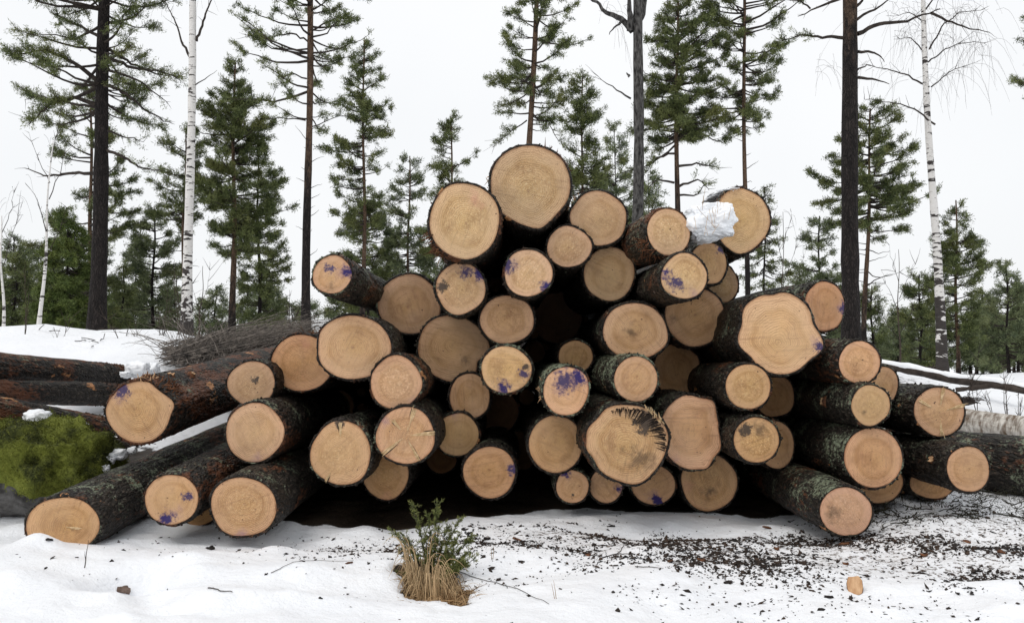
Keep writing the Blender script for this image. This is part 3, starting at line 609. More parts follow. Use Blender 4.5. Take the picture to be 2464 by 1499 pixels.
# shorter logs buried in the gaps of the stack (greedy packing into the free space of its cross-section)
def fillers():
    r = np.random.default_rng(3); Yp = 8.0
    C = np.array([(a[0]+a[3]*(Yp-a[2]), a[1]+a[4]*(Yp-a[2]), a[5]*.97) for a in AX])
    sx = np.array([P(x, y, 5.8)[[0, 2]] for x, y in ((480, 1130), (560, 980), (700, 900), (840, 840), (930, 760), (1090, 640), (1200, 560), (1300, 540), (1420, 600), (1600, 680), (1700, 720), (1800, 780), (1950, 850), (2060, 930), (2200, 1060), (2330, 1140))])
    Q = np.stack([r.uniform(-2.1, 3.0, 60000), r.uniform(-.02, 2.2, 60000)], -1)
    top = np.interp(Q[:, 0], sx[:, 0], sx[:, 1]); n = 0
    while n < 110:
        cl = np.min(np.hypot(Q[:, None, 0]-C[None, :, 0], Q[:, None, 1]-C[None, :, 1])-C[None, :, 2], 1)
        cl = np.minimum(cl, np.minimum(top-Q[:, 1], Q[:, 1]-gz(Q[:, 0], 0*Q[:, 0]+8.)+.02))
        k = int(np.argmax(cl)); R = min(cl[k], .17)
        if R < .032: break
        C = np.vstack([C, [Q[k, 0], Q[k, 1], R]]); n += 1
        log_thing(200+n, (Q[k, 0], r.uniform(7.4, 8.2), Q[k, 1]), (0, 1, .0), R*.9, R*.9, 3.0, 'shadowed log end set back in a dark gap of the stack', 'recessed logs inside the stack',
                  nth=40, chips=0, tint=(.22, .16, .12), taper=1., bt=R*.08)  # dark tint: muddy weathering plus the gap's shade put into the colour
    for q, (x, y) in enumerate(((1312, 829), (1398, 771))):
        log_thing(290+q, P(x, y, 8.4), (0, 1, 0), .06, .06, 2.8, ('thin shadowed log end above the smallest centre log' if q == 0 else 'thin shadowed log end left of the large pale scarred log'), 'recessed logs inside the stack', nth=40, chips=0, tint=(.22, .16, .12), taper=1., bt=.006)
fillers()
# ------------------------------------------------------------ standing trees
def interp_env(env, y):
    e = np.array(env, float); return np.interp(y, e[:, 0], e[:, 1]), np.interp(y, e[:, 0], e[:, 2])
def limb_poly(pts, Y, r, k=14, wob=1.2, dy=None):
    """limb drawn through grid points at distance Y; returns a 3-D wavy polyline"""
    pts = np.array(pts, float); L = np.concatenate([[0], np.cumsum(np.hypot(*np.diff(pts, axis=0).T))]); s = np.linspace(0, L[-1], k)
    q = np.stack([np.interp(s, L, pts[:, 0]), np.interp(s, L, pts[:, 1])], -1)
    q[1:-1] += r.normal(size=(k-2, 2))*wob
    off = np.linspace(0, 1, k)*(r.uniform(-1, 1)*L[-1]*.5 if dy is None else dy)
    return np.array([P(a, b, Y + M(o, Y)) for (a, b), o in zip(q, off)])
def tree(kind, label, base, top, Y, w0, w1, env=None, nb=0, dens=1., group=None, mat=None, bark=None, orange=1e3, limbs=(), dead=(),
         seed=0, name=None, up=.25, cat='tree', size=1., twig_px=26, hang=(), bend=4, tw=1., dark_to=1., inner=.35, fine=1.):
    r = np.random.default_rng(seed+77)
    bx, by = base; tx, ty = top
    K = 26; k = np.linspace(0, 1, K)
    cx = bx + (tx-bx)*k + np.sin(k*PI*2+seed)*bend*k*(1-k)*4; cy = by+(ty-by)*k
    C = np.array([P(a, b, Y) for a, b in zip(cx, cy)])
    rad = M((w0+(w1-w0)*k**.8)/2, Y)*(1+.25*np.exp(-k*K*.8)); rad = rad*(1+.04*r.normal(size=K))
    g = C[0].copy(); g[2] = min(g[2], float(gz(g[0], g[1])))-.15; C = np.vstack([[g], C]); rad = np.concatenate([[rad[0]*1.15], rad])
    names = {'pine': 'pine_tree', 'spruce': 'spruce_tree', 'birch': 'birch_tree', 'dead': 'old_tree', 'sapling': 'bare_sapling'}
    loc = C[0].copy()
    root = thing(name or names[kind], loc, label, cat, group)
    ns = 14 if w0 > 10 else 6
    mb = MB()
    v, f = tubes(C[None]-loc, rad[None], ns)
    mb.add(v, f); tr = mb.build('trunk', bark or (BBARK if kind in ('birch', 'sapling') else PBARK), root, True)
    tr['orange_from'] = float(P(0, orange, Y)[2]-loc[2]) if orange < 1e3 else 1e3
    tr['seed'] = float(seed)*1.31; tr['dark_to'] = float(dark_to)
    px = M(1, Y)
    BR, BRr = [], []                                     # branch polylines with 8 points
    TC, TD, TL = [], [], []                              # foliage twigs: centre, direction, length
    def axis_at(y): return np.array([np.interp(y, cy[::-1], cx[::-1]), y])
    if env:
        y0, y1 = env[0][0], env[-1][0]
        ys = y0 + (y1-y0)*np.sort(r.uniform(0, 1, nb))**.92
        if kind == 'spruce': ys = y0 + (y1-y0)*np.linspace(0, 1, nb)
        azs = r.uniform(0, 2*PI, nb)+np.arange(nb)*2.4
        for y, az_ in zip(ys, azs):
            el, er = interp_env(env, y); c, s = math.cos(az_), math.sin(az_)
            ext = (er if c > 0 else el)*c*c + (el+er)*.5*s*s
            ext = ext*r.uniform(.62, 1.18)
            if ext < 6: ext = 6
            a = P(*axis_at(y), Y); t = (y-y0)/max(1, (y1-y0))
            if kind == 'spruce': z = np.array([0, -.06, -.13, -.19, -.22, -.22, -.20, -.16])*1.1+.1*(1-t)*np.linspace(0, 1, 8)*2
            else:
                e0 = up*(1.5-1.6*t)+r.normal()*.13; kk = np.linspace(0, 1, 8); z = e0*kk + (.16-.1*t)*kk**2.2 - .10*np.sin(kk*PI)*t
            kk = np.linspace(0, 1, 8)
            wv = np.cumsum(r.normal(size=(8, 3))*.03, 0)*kk[:, None]
            pl = a + px*ext*(np.stack([c*kk, s*kk, z], -1)+wv)
            BR.append(pl); r0 = px*(.9+ext*.016)*tw; BRr.append(r0*(1-.85*kk))
            nt_ = max(3, int(ext/twig_px*6.6*dens))
            q = r.uniform(inner, 1.02, nt_)**.8
            idx = q*7; i0 = np.clip(idx.astype(int), 0, 6); fr = (idx-i0)[:, None]
            pt = pl[i0]*(1-fr)+pl[i0+1]*fr
            dv = pl[-1]-pl[0]; dv = dv/np.linalg.norm(dv)
            side = np.cross(dv, [0, 0, 1.]); sg = r.choice([-1, 1], nt_)[:, None]
            d = dv*.7 + side*sg*r.uniform(.2, 1.1, (nt_, 1)) + np.array([0, 0, 1.])*r.uniform(-.45, .75 if kind != 'spruce' else .10, (nt_, 1)) + r.normal(size=(nt_, 3))*.15
            d /= np.linalg.norm(d, axis=1, keepdims=True)
            ln = px*twig_px*r.uniform(.45, 1.1, nt_)*(1.15-.5*q)*size
            kp = (r.random(nt_) < .8) & (np.sin(q*9+r.uniform(0, 6.3)) > -.62)
            if kp.sum() < 2: kp[:] = True
            pt, d, ln = pt[kp], d[kp], ln[kp]
            TC.append(pt); TD.append(d); TL.append(ln)
    for lm in limbs:                                     # (points, start radius px, foliage twigs along outer part)
        pts, rp, fol = lm[:3]
        pl = limb_poly(pts, Y, r, 8 if len(pts) < 4 else 16, wob=1.3)
        kk = np.linspace(0, 1, len(pl))
        v, f = tubes(pl[None]-loc, (px*rp*(1-.8*kk))[None], 6)
        lo = mesh('limb', v, f, DBARK if kind == 'dead' else TWIG_DARK, root)
        ntw = int(np.hypot(*np.diff(np.array(pts, float), axis=0).T).sum()/16)
        tw_ = []
        for q in range(ntw):
            i = int(r.integers(len(pl)//4, len(pl))); dv = pl[-1]-pl[0]; dv /= np.linalg.norm(dv)
            d = dv+r.normal(size=3)*.7; Lq = px*r.uniform(6, 26); kq = np.linspace(0, 1, 4)[:, None]
            tw_.append(pl[i]+d*Lq*kq+r.normal(size=(4, 3))*Lq*.06*kq)
        if len(tw_) > 4:
            tw_ = np.array(tw_); v, f = tubes(tw_-loc, np.linspace(1, .3, 4)[None]*px*.75+0*tw_[..., 0], 3)
            mesh('twigs', v, f, TWIG_DARK, lo)
        if fol:
            i = np.clip((r.uniform(.35, 1, fol)*(len(pl)-1)).astype(int), 0, len(pl)-1)
            d = (pl[-1]-pl[0])/np.linalg.norm(pl[-1]-pl[0])+r.normal(size=(fol, 3))*.6+np.array([0, 0, .2])
            d /= np.linalg.norm(d, axis=1, keepdims=True)
            TC.append(pl[i]); TD.append(d); TL.append(px*twig_px*r.uniform(.5, 1.2, fol))
    for (ya, yb, n, ln, dr) in dead:                     # dry stubs below the crown
        for y in np.linspace(ya, yb, n)+r.normal(size=n)*4:
            az_ = r.uniform(-.9, .9)+(0 if r.random() < .5 else PI); a = P(*axis_at(y), Y); kk = np.linspace(0, 1, 8)
            e = r.uniform(.25, .8)*dr; Lq = px*ln*r.uniform(.35, 1.1)
            BR.append(a+Lq*(np.stack([math.cos(az_)*kk, math.sin(az_)*kk, e*kk], -1)+np.cumsum(r.normal(size=(8, 3))*.035, 0)*kk[:, None]))
            BRr.append(px*1.15*(1-.75*kk))
    hb = []
    for (pts, n, ln) in hang:                            # drooping birch twigs from a line of grid points
        pl = limb_poly(pts, Y, r, 20, 1)
        for q in range(int(n*.6)):
            a = pl[int(r.integers(2, 20))]+r.normal(size=3)*px*10*np.array([1, 2, 1.]); Lq = px*ln*r.uniform(.08, 1.15); kk = np.linspace(0, 1, 8)
            dx, dy = r.normal(size=2)*.5
            hb.append(a+Lq*np.stack([dx*kk**.6, dy*kk**.6, .10*np.sin(kk*PI)-kk**1.3], -1)+np.cumsum(r.normal(size=(8, 3))*.012, 0)*Lq)
    if hb:
        hb = np.array(hb); v, f = tubes(hb-loc, np.linspace(1, .5, 8)[None]*px*.30+0*hb[..., 0], 3); mesh('hanging_twigs', v, f, TWIG, root)
    if BR:
        B_ = np.array(BR); R_ = np.array(BRr); v, f = tubes(B_-loc, R_, 5); V = [v]; Fs = [f]; n0 = len(v)
        if TC:
            c = np.concatenate(TC); d = np.concatenate(TD); l = np.concatenate(TL)
            kk = np.linspace(0, 1, 3)[None, :, None]
            tp = c[:, None]+d[:, None]*l[:, None, None]*kk; v2, f2 = tubes(tp-loc, np.array([[.6, .45, .2]])*px+0*tp[..., 0], 3)
            V.append(v2); Fs.append(f2+n0)
        mesh('branches', np.concatenate(V), np.concatenate(Fs), TWIG_DARK, root)
    if TC:
        c = np.concatenate(TC); d = np.concatenate(TD); l = np.concatenate(TL); n = len(c)
        per = int(44*fine)
        u = r.uniform(.15, 1.05, (n, per)); cc = c[:, None]+d[:, None]*(l[:, None]*u)[..., None]
        cc = cc + r.normal(size=cc.shape)*px*3.0
        dd = d[:, None]*.55+r.normal(size=cc.shape)*.62+np.array([0, 0, .22])
        Lb = px*8.*size*r.uniform(.5, 1.2, n*per)
        v, f = blades(cc.reshape(-1, 3), dd.reshape(-1, 3), Lb, px*1.25, r)
        cs = np.clip(.5+.28*r.normal(size=(n, 1))+.12*r.normal(size=(n, per)), 0, 1)
        mb = MB(); mb.add(v-loc, f, np.repeat(cs.reshape(-1), 4)); mb.build('crown', mat or NEEDLE, root)
    return root
GP, GB = 'pines standing around the clearing', 'birches standing around the clearing'
tree('pine', 'big dark trunked pine at far left with long drooping limbs', (232, 806), (266, -420), 16, 42, 19,
     env=[(-420, 60, 60), (-300, 150, 130), (-60, 260, 160), (60, 290, 140), (150, 300, 120), (240, 280, 70), (290, 200, 40)], nb=96, dens=1.25, seed=1, up=.12, group=GP, tw=1.0, inner=.35, twig_px=38,
     limbs=[([(244, 205), (190, 160), (110, 120), (20, 135)], 6, 60), ([(240, 255), (180, 235), (120, 250), (70, 300)], 6, 60), ([(262, 140), (320, 165), (380, 170), (432, 190)], 5, 24),
            ([(262, 205), (300, 225), (350, 265), (415, 298)], 4.5, 4), ([(262, 120), (310, 150), (372, 178), (438, 186)], 4, 10), ([(238, 258), (170, 250), (90, 232), (60, 240)], 4, 10), ([(240, 420), (180, 415), (110, 425), (60, 405)], 5, 0),
            ([(258, 315), (300, 330), (345, 342)], 3, 5), ([(255, 360), (300, 380), (340, 405), (390, 412)], 4.5, 8), ([(250, 95), (180, 60), (120, 30)], 5, 30), ([(262, 55), (320, 45), (360, 10)], 4, 20), ([(262, 170), (340, 195), (400, 245)], 4, 3)])
tree('pine', 'broad pine directly behind the big dark trunked pine at far left', (222, 800), (218, 262), 21, 15, 5, orange=700,
     env=[(262, 14, 16), (300, 60, 60), (360, 120, 70), (420, 110, 100), (480, 120, 110), (560, 130, 120), (640, 200, 90), (720, 190, 70), (790, 120, 50)], nb=74, dens=1.1, seed=2, up=.12, group=GP, inner=.25)
tree('spruce', 'dense bright green young spruce under the far left pines', (165, 815), (160, 500), 18, 9, 2, mat=NEEDLE_BRIGHT,
     env=[(500, 6, 6), (600, 45, 50), (700, 75, 80), (760, 80, 100), (805, 90, 95)], nb=110, dens=1.8, seed=3, inner=.15)
tree('spruce', 'low dusky spruce at the left picture edge behind the leaning thin birch', (30, 815), (40, 610), 20, 8, 2, mat=NEEDLE,
     env=[(610, 8, 8), (680, 40, 40), (805, 60, 60)], nb=60, dens=1.2, seed=4, inner=.15)
tree('birch', 'white birch with black marks between the left pines, the whitest trunk', (449, 806), (470, -380), 15, 26, 12, seed=5, group=GB, dark_to=1.9, bend=3,
     limbs=[([(473, 100), (487, 60), (500, 20), (525, -40)], 3.5, 0), ([(462, 145), (440, 105), (420, 50), (395, 0)], 3.5, 0), ([(470, 205), (495, 190), (522, 170)], 1.6, 0)], hang=[([(400, -80), (450, -60), (520, -80)], 40, 110), ([(395, 5), (380, -10), (360, -60)], 12, 60)])
tree('pine', 'dense full crowned pine right of the white birch with an orange trunk', (558, 785), (566, 150), 20, 17, 4, orange=730, mat=NEEDLE,
     env=[(150, 6, 6), (230, 30, 35), (262, 40, 45), (272, 85, 75), (340, 90, 90), (420, 90, 100), (500, 95, 110), (560, 80, 90), (620, 60, 60)], nb=150, dens=1.5, seed=6, group=GP, inner=.12, up=.3)
tree('pine', 'slim pine to the right of the dense full crowned one', (624, 780), (622, 345), 23, 10, 3, mat=NEEDLE,
     env=[(345, 6, 8), (400, 50, 40), (470, 40, 60), (540, 50, 90), (610, 60, 70), (700, 50, 70), (770, 40, 60)], nb=80, dens=1.1, seed=7, group=GP, inner=.2)
tree('pine', 'pine with a ragged crown just left of the white birch', (441, 790), (447, 310), 21, 10, 3, orange=760,
     env=[(310, 10, 12), (350, 60, 30), (430, 60, 30), (490, 90, 30), (540, 80, 30)], nb=46, dens=1.2, seed=8, group=GP, inner=.25, dead=((560, 760, 6, 40, .2),))
tree('pine', 'small bushy pine between the big dark trunk and the white birch', (368, 800), (371, 500), 23, 9, 3, mat=NEEDLE_FAR,
     env=[(500, 8, 8), (560, 40, 45), (640, 60, 70), (720, 60, 70), (800, 60, 60)], nb=80, dens=1.2, seed=9, group=GP, inner=.2)
tree('spruce', 'thin dark young spruce right beside the big dark trunk', (293, 800), (297, 640), 22, 6, 2, env=[(640, 4, 4), (720, 22, 22), (795, 34, 34)], nb=40, dens=1., seed=10, inner=.2)
tree('pine', 'tall pine with dry stubs on its trunk and a thin airy crown above', (736, 795), (749, -420), 16, 22, 10, orange=420,
     env=[(-420, 30, 30), (-280, 120, 110), (-100, 170, 150), (0, 170, 150), (80, 180, 150), (160, 190, 110), (230, 180, 100), (290, 150, 60)], nb=80, dens=.62, seed=11, group=GP, up=.22, tw=.9,
     dead=((320, 620, 14, 40, 1.),), limbs=[([(740, 100), (700, 80), (640, 95), (590, 85)], 2.5, 20), ([(738, 190), (700, 175), (665, 210)], 2.2, 8), ([(750, 75), (800, 45), (850, 45)], 2.4, 20), ([(735, 290), (690, 285), (640, 285)], 2, 5), ([(752, 305), (800, 285), (850, 275)], 1.6, 3)])
tree('pine', 'tapering pine between the stubby trunked pine and the open sky', (872, 800), (877, 98), 20, 13, 3, orange=720,
     env=[(98, 5, 6), (140, 25, 30), (210, 45, 40), (232, 60, 75), (300, 90, 60), (360, 95, 60), (430, 80, 40), (500, 70, 50), (545, 90, 40), (580, 60, 30)], nb=100, dens=1.15, seed=12, group=GP, inner=.22, up=.22)
tree('pine', 'low pine with a wide leafy skirt behind the jutting shoulder log', (885, 850), (880, 490), 24, 8, 3, env=[(490, 8, 10), (560, 50, 60), (620, 70, 70), (700, 60, 80), (780, 90, 50)], nb=80, dens=1.1, seed=13, group=GP, inner=.2, mat=NEEDLE)
tree('pine', 'short pine with a forked lower trunk left of the upper left log', (984, 850), (986, 376), 24, 10, 3, orange=900,
     env=[(376, 5, 5), (430, 32, 28), (490, 60, 40), (550, 60, 30), (640, 70, 60), (700, 60, 60)], nb=76, dens=1.0, seed=14, group=GP, inner=.25, mat=NEEDLE_FAR)
tree('pine', 'pointed pine rising behind the large pinkish top log', (1086, 860), (1085, 280), 23, 11, 3, orange=900,
     env=[(280, 5, 5), (340, 30, 30), (400, 50, 50), (425, 60, 80), (520, 60, 50), (660, 70, 60), (760, 60, 50)], nb=100, dens=1.1, seed=15, group=GP, inner=.2)
tree('pine', 'tall leaning pine rising straight behind the biggest log', (1252, 870), (1302, -330), 17, 20, 9, orange=600,
     env=[(-330, 20, 20), (-200, 50, 70), (0, 60, 80), (60, 70, 110), (120, 80, 130), (190, 100, 120), (250, 90, 90), (300, 80, 70), (345, 90, 50)], nb=84, dens=1.1, seed=16, group=GP, up=.12, inner=.3,
     limbs=[([(1275, 300), (1320, 300), (1355, 350)], 1.8, 4), ([(1268, 290), (1240, 310), (1190, 350)], 1.8, 14), ([(1277, 210), (1235, 185), (1180, 195)], 2, 18)])
tree('pine', 'smaller olive green pine between the leaning pine and the old grey trunk', (1392, 870), (1402, 180), 22, 12, 3, orange=900, mat=NEEDLE,
     env=[(180, 5, 5), (230, 40, 30), (300, 50, 50), (370, 60, 50), (430, 60, 100), (470, 50, 60)], nb=84, dens=1.15, seed=17, group=GP, inner=.2)
tree('dead', 'old leafless tree with cracked grey bark and a crooked fork at its top', (1526, 880), (1541, -260), 14, 32, 20, seed=18, bark=DBARK, bend=5,
     limbs=[([(1522, 75), (1495, 45), (1460, 30), (1432, 2), (1400, -12)], 9, 0), ([(1517, 75), (1516, 30), (1512, -40)], 10, 0), ([(1500, 48), (1478, 66), (1466, 84)], 4, 0), ([(1520, 66), (1545, 40), (1560, -30), (1570, -90)], 10, 0), ([(1518, 238), (1480, 215), (1440, 185)], 2.6, 0), ([(1515, 185), (1507, 176)], 4, 0)],
     hang=[([(1440, 5), (1480, 30), (1510, 70)], 26, 120), ([(1560, -60), (1620, -20), (1690, -30)], 20, 90), ([(1180, -90), (1215, -80)], 0, 90)], )
tree('pine', 'dark crowned pine with crooked bare lower limbs right of the old grey trunk', (1628, 880), (1632, 4), 18, 21, 5, orange=470,
     env=[(4, 6, 6), (40, 50, 60), (90, 70, 110), (170, 80, 125), (240, 90, 110), (300, 100, 90), (340, 100, 60)], nb=120, dens=1.25, seed=19, group=GP, inner=.2, up=.18, tw=1.2,
     limbs=[([(1634, 330), (1670, 310), (1700, 330), (1740, 345)], 3.5, 6), ([(1634, 400), (1680, 395), (1735, 405)], 3.5, 6), ([(1632, 450), (1680, 430), (1705, 455)], 3.5, 3), ([(1634, 470), (1675, 470), (1700, 440)], 3, 2), ([(1622, 370), (1580, 380), (1550, 420)], 3, 10), ([(1622, 440), (1580, 430), (1545, 470)], 3, 8), ([(1624, 300), (1570, 310), (1500, 320)], 3, 24), ([(1624, 350), (1560, 400), (1480, 420)], 2.6, 20)])
tree('pine', 'slender pine with a long thin bare trunk behind the snow capped log', (1799, 880), (1790, -150), 18, 15, 6, orange=600,
     env=[(-150, 30, 30), (-60, 80, 100), (20, 110, 140), (70, 100, 160), (130, 90, 120), (190, 70, 90), (250, 110, 70), (300, 90, 50), (330, 40, 30)], nb=92, dens=1.0, seed=20, group=GP, up=.22,
     dead=((345, 470, 5, 50, .8),), inner=.35)
tree('spruce', 'narrow dark spruce behind the right end of the snow capped log', (1842, 890), (1840, 450), 21, 8, 2, env=[(450, 3, 3), (520, 28, 25), (590, 45, 45), (650, 50, 60), (740, 60, 60), (880, 70, 70)], nb=74, dens=1.0, seed=21, inner=.1)
tree('pine', 'huge black trunked pine at the right with bare crooked limbs near the top', (2048, 880), (2042, -380), 13, 45, 30, orange=70, seed=22, group=GP, bend=2,
     env=[(-380, 60, 60), (-300, 150, 150), (-180, 200, 200), (-120, 120, 120)], nb=30, dens=.6,
     limbs=[([(2064, 82), (2110, 60), (2180, 52), (2240, 30), (2262, 22)], 6, 0), ([(2240, 32), (2290, 55), (2330, 68), (2380, 78)], 3.5, 0), ([(2030, 92), (1980, 90), (1930, 85), (1880, 100)], 4.5, 14), ([(2030, -6), (1990, 10), (1920, 40)], 4.5, 0), ([(1950, 22), (1930, 5), (1890, 0)], 2.4, 0),
            ([(2062, 48), (2110, 20), (2160, -20)], 4, 0), ([(2064, 125), (2095, 125), (2120, 135), (2128, 150)], 4, 0), ([(2064, 187), (2100, 190), (2140, 203)], 4, 0), ([(2062, 170), (2085, 158), (2105, 160)], 2.5, 0), ([(2062, 15), (2080, -5), (2110, -30)], 4, 0)])
tree('pine', 'round topped pine half behind the huge black trunk at the right', (2078, 880), (2094, 262), 19, 15, 4, orange=760,
     env=[(262, 40, 40), (300, 70, 70), (360, 80, 90), (420, 130, 100), (450, 145, 90), (500, 110, 110), (545, 60, 110), (565, 30, 40)], nb=90, dens=1.15, seed=23, group=GP, inner=.3, up=.1,
     limbs=[([(2082, 650), (2110, 670), (2150, 660)], 1.8, 0), ([(2082, 690), (2110, 670), (2165, 655)], 1.8, 0), ([(2082, 600), (2110, 610), (2140, 605)], 1.5, 0)], dead=((560, 720, 12, 55, .3),))
tree('pine', 'light green small pine left of the huge black trunk', (1968, 880), (1972, 520), 23, 8, 3, mat=NEEDLE_FAR, env=[(520, 5, 5), (590, 40, 40), (640, 60, 40), (700, 70, 60), (840, 70, 60)], nb=76, dens=1.0, seed=24, group=GP, inner=.25)
tree('pine', 'low leafy pine peeking out right below the huge black trunk', (2098, 890), (2098, 690), 24, 8, 3, env=[(690, 10, 12), (750, 30, 30), (880, 40, 30)], nb=46, dens=1.2, seed=25, group=GP, inner=.2, mat=NEEDLE)
tree('birch', 'white birch leaning left at the right with a fine drooping crown', (2268, 905), (2212, -200), 15, 27, 8, seed=26, group=GB, dark_to=3.2, bend=5,
     limbs=[([(2250, 300), (2200, 262), (2140, 245), (2080, 240)], 2.4, 0), ([(2236, 210), (2180, 180), (2120, 165), (2080, 155)], 2.6, 0), ([(2234, 150), (2290, 110), (2350, 100), (2375, 110)], 2.0, 0), ([(2236, 120), (2270, 60), (2310, 30), (2370, 22)], 2.2, 0),
            ([(2228, 130), (2190, 90), (2150, 95)], 1.8, 0), ([(2228, 60), (2190, 30), (2150, 40)], 1.8, 0), ([(2240, 210), (2290, 170), (2350, 150)], 1.6, 0), ([(2222, 30), (2260, -20), (2320, -40)], 2.2, 0)],
     hang=[([(2250, 90), (2320, 95), (2385, 110)], 60, 130), ([(2250, 30), (2320, 20), (2390, 25)], 60, 140), ([(2240, 90), (2190, 70), (2150, 80)], 50, 120), ([(2230, 40), (2190, 10), (2130, 20)], 50, 140),
           ([(2230, 190), (2160, 170), (2080, 155)], 26, 110), ([(2245, 200), (2300, 160), (2360, 140)], 36, 110), ([(1960, 150), (1990, 155), (2020, 150)], 24, 130), ([(2240, 280), (2180, 255), (2090, 240)], 16, 80), ([(2210, -60), (2280, -90), (2380, -60)], 50, 130)])
tree('pine', 'bushy pine with drooping tiers just right of the leaning white birch', (2306, 905), (2300, 482), 20, 11, 3, orange=900,
     env=[(482, 5, 5), (540, 30, 30), (600, 45, 60), (660, 60, 80), (700, 110, 60), (750, 60, 50), (840, 50, 50)], nb=90, dens=1.2, seed=27, group=GP, inner=.2)
tree('pine', 'pine at the right picture edge with tiers of pale green foliage', (2428, 900), (2420, 640), 23, 8, 3, mat=NEEDLE_FAR, env=[(640, 6, 6), (700, 35, 40), (760, 50, 50), (840, 70, 60), (890, 60, 60)], nb=70, dens=1.1, seed=28, group=GP, inner=.2)
tree('pine', 'pine beyond the right picture edge whose branch tips reach into the sky', (2560, 900), (2555, -150), 17, 20, 8, env=[(-100, 60, 60), (0, 90, 90), (60, 110, 100), (110, 80, 100), (190, 110, 90), (260, 105, 60), (280, 30, 30)], nb=60, dens=1., seed=29, group=GP)
tree('pine', 'dusky pine in the gap left of the leaning white birch', (2215, 900), (2212, 660), 25, 8, 3, mat=NEEDLE, env=[(660, 10, 10), (700, 40, 40), (780, 50, 50), (890, 50, 60)], nb=56, dens=1.1, seed=30, group=GP, inner=.2)
# thin bare birches and saplings
tree('sapling', 'thin pale birch leaning right at the far left, rooted in a dark clump', (92, 805), (128, 340), 14, 11, 2, seed=31, dark_to=.1, bend=5, cat='tree', name='birch_tree',
     limbs=[([(112, 560), (90, 480), (60, 440)], 1.2, 0), ([(118, 480), (150, 400), (165, 330)], 1.2, 0), ([(105, 640), (140, 560), (160, 500)], 1.2, 0), ([(120, 440), (80, 360), (70, 320)], 1., 0), ([(126, 370), (140, 300), (150, 250)], .9, 0)], hang=[([(60, 420), (100, 360), (150, 300)], 14, 60)])
tree('sapling', 'bare pale sapling at the very left picture edge', (8, 808), (4, 520), 14, 9, 2, seed=32, dark_to=.3, cat='tree',
     limbs=[([(8, 640), (30, 560), (50, 500)], 1.1, 0), ([(6, 600), (-20, 540), (-30, 500)], 1.1, 0), ([(5, 560), (30, 500), (30, 450)], .9, 0)], hang=[([(0, 500), (20, 470), (50, 480)], 14, 70)])
tree('sapling', 'leafless sapling alone on the bright sky between the right pines', (2166, 880), (2162, 600), 17, 4.5, 1, seed=33, cat='tree', bark=TWIG,
     limbs=[([(2165, 760), (2140, 700), (2120, 650)], .8, 0), ([(2164, 720), (2190, 660), (2210, 620)], .8, 0), ([(2165, 800), (2200, 740), (2215, 710)], .8, 0), ([(2163, 680), (2150, 640), (2140, 590)], .7, 0), ([(2165, 820), (2130, 770), (2110, 740)], .8, 0)])
tree('sapling', 'leafless sapling beside the narrow dark spruce', (1880, 890), (1884, 510), 17, 4, 1, seed=34, cat='tree', bark=TWIG,
     limbs=[([(1880, 700), (1905, 620), (1925, 580)], .8, 0), ([(1882, 640), (1870, 560), (1862, 520)], .7, 0), ([(1882, 600), (1900, 540), (1904, 510)], .7, 0), ([(1880, 740), (1915, 680), (1940, 600)], .8, 0)], hang=[([(1870, 530), (1890, 515), (1910, 540)], 14, 60)])
tree('sapling', 'small bare sapling right of the white birch at left', (480, 800), (488, 640), 15, 3.5, 1, seed=35, cat='tree', bark=TWIG,
     limbs=[([(482, 740), (500, 690), (505, 650)], .7, 0), ([(482, 760), (465, 700), (462, 670)], .7, 0)])
# the low far woods: each tree its own object
rf = np.random.default_rng(12)
DX = [('left of the big dark trunk', 15, 30, 0), ]
FAR = [(150, 560, 'tall behind the dense bright green young spruce'), (30, 570, 'tall behind the bare sapling at the left edge'), (240, 600, 'tall right behind the big dark trunk'), (325, 600, 'mid height left of the small bushy pine'), (-30, 610, 'mid height at the left picture edge'), (95, 600, 'mid height behind the leaning thin birch'),
       (2160, 740, 'mid height behind the lone leafless sapling'), (2210, 740, 'mid height behind the dusky pine'), (2350, 720, 'mid height right of the bushy tiered pine'), (2440, 700, 'mid height behind the edge pine'), (2385, 740, 'mid height left of the edge pine'), (640, 640, 'mid height between the dense pine and the slim pine'), (830, 640, 'mid height above the jutting shoulder log'),
       (95, 700, 'right behind the leaning thin birch foot'), (200, 660, 'hidden low behind the big dark trunk'), (265, 720, 'very low beside the big dark trunk'), (345, 720, 'very low under the small bushy pine'), (485, 730, 'very low by the white birch foot'), (-10, 700, 'very low at the left picture edge'), (745, 740, 'very low behind the stubby trunked pine'), (2120, 800, 'very low right of the huge black trunk'), (2030, 740, 'low left behind the huge black trunk'),
       (-60, 640, 'beyond the left picture edge'), (60, 590, 'in the haze of twigs at the far left'), (125, 640, 'between the thin leaning birch and the young spruce'), (310, 690, 'low between the big dark trunk and the small bushy pine'), (420, 660, 'low just left of the white birch'),
       (520, 690, 'low between the white birch and the dense pine'), (590, 700, 'low beneath the dense full crowned pine'), (660, 690, 'low right of the slim pine'), (700, 730, 'low left of the stubby trunked pine'), (810, 720, 'low under the jutting shoulder log'), (930, 560, 'left of the short forked pine'),
       (1035, 600, 'between the short forked pine and the pointed pine'), (1560, 420, 'between the old grey trunk and the dark crowned pine'), (1480, 300, 'left of the old grey trunk'), (1690, 560, 'right of the dark crowned pine'), (1920, 640, 'between the spruce and the light green small pine'),
       (2140, 760, 'low behind the lone leafless sapling'), (2190, 800, 'low left of the leaning birch foot'), (2245, 790, 'low by the leaning birch foot'), (2335, 760, 'low right of the bushy tiered pine'), (2365, 700, 'between the bushy tiered pine and the edge pine'), (2400, 770, 'low at right under the edge pine'),
       (2450, 740, 'low at the right picture edge'), (2480, 690, 'just beyond the right picture edge'), (2280, 780, 'in the low woods right behind the leaning birch'), (2350, 810, 'smallest in the low woods at the right')]
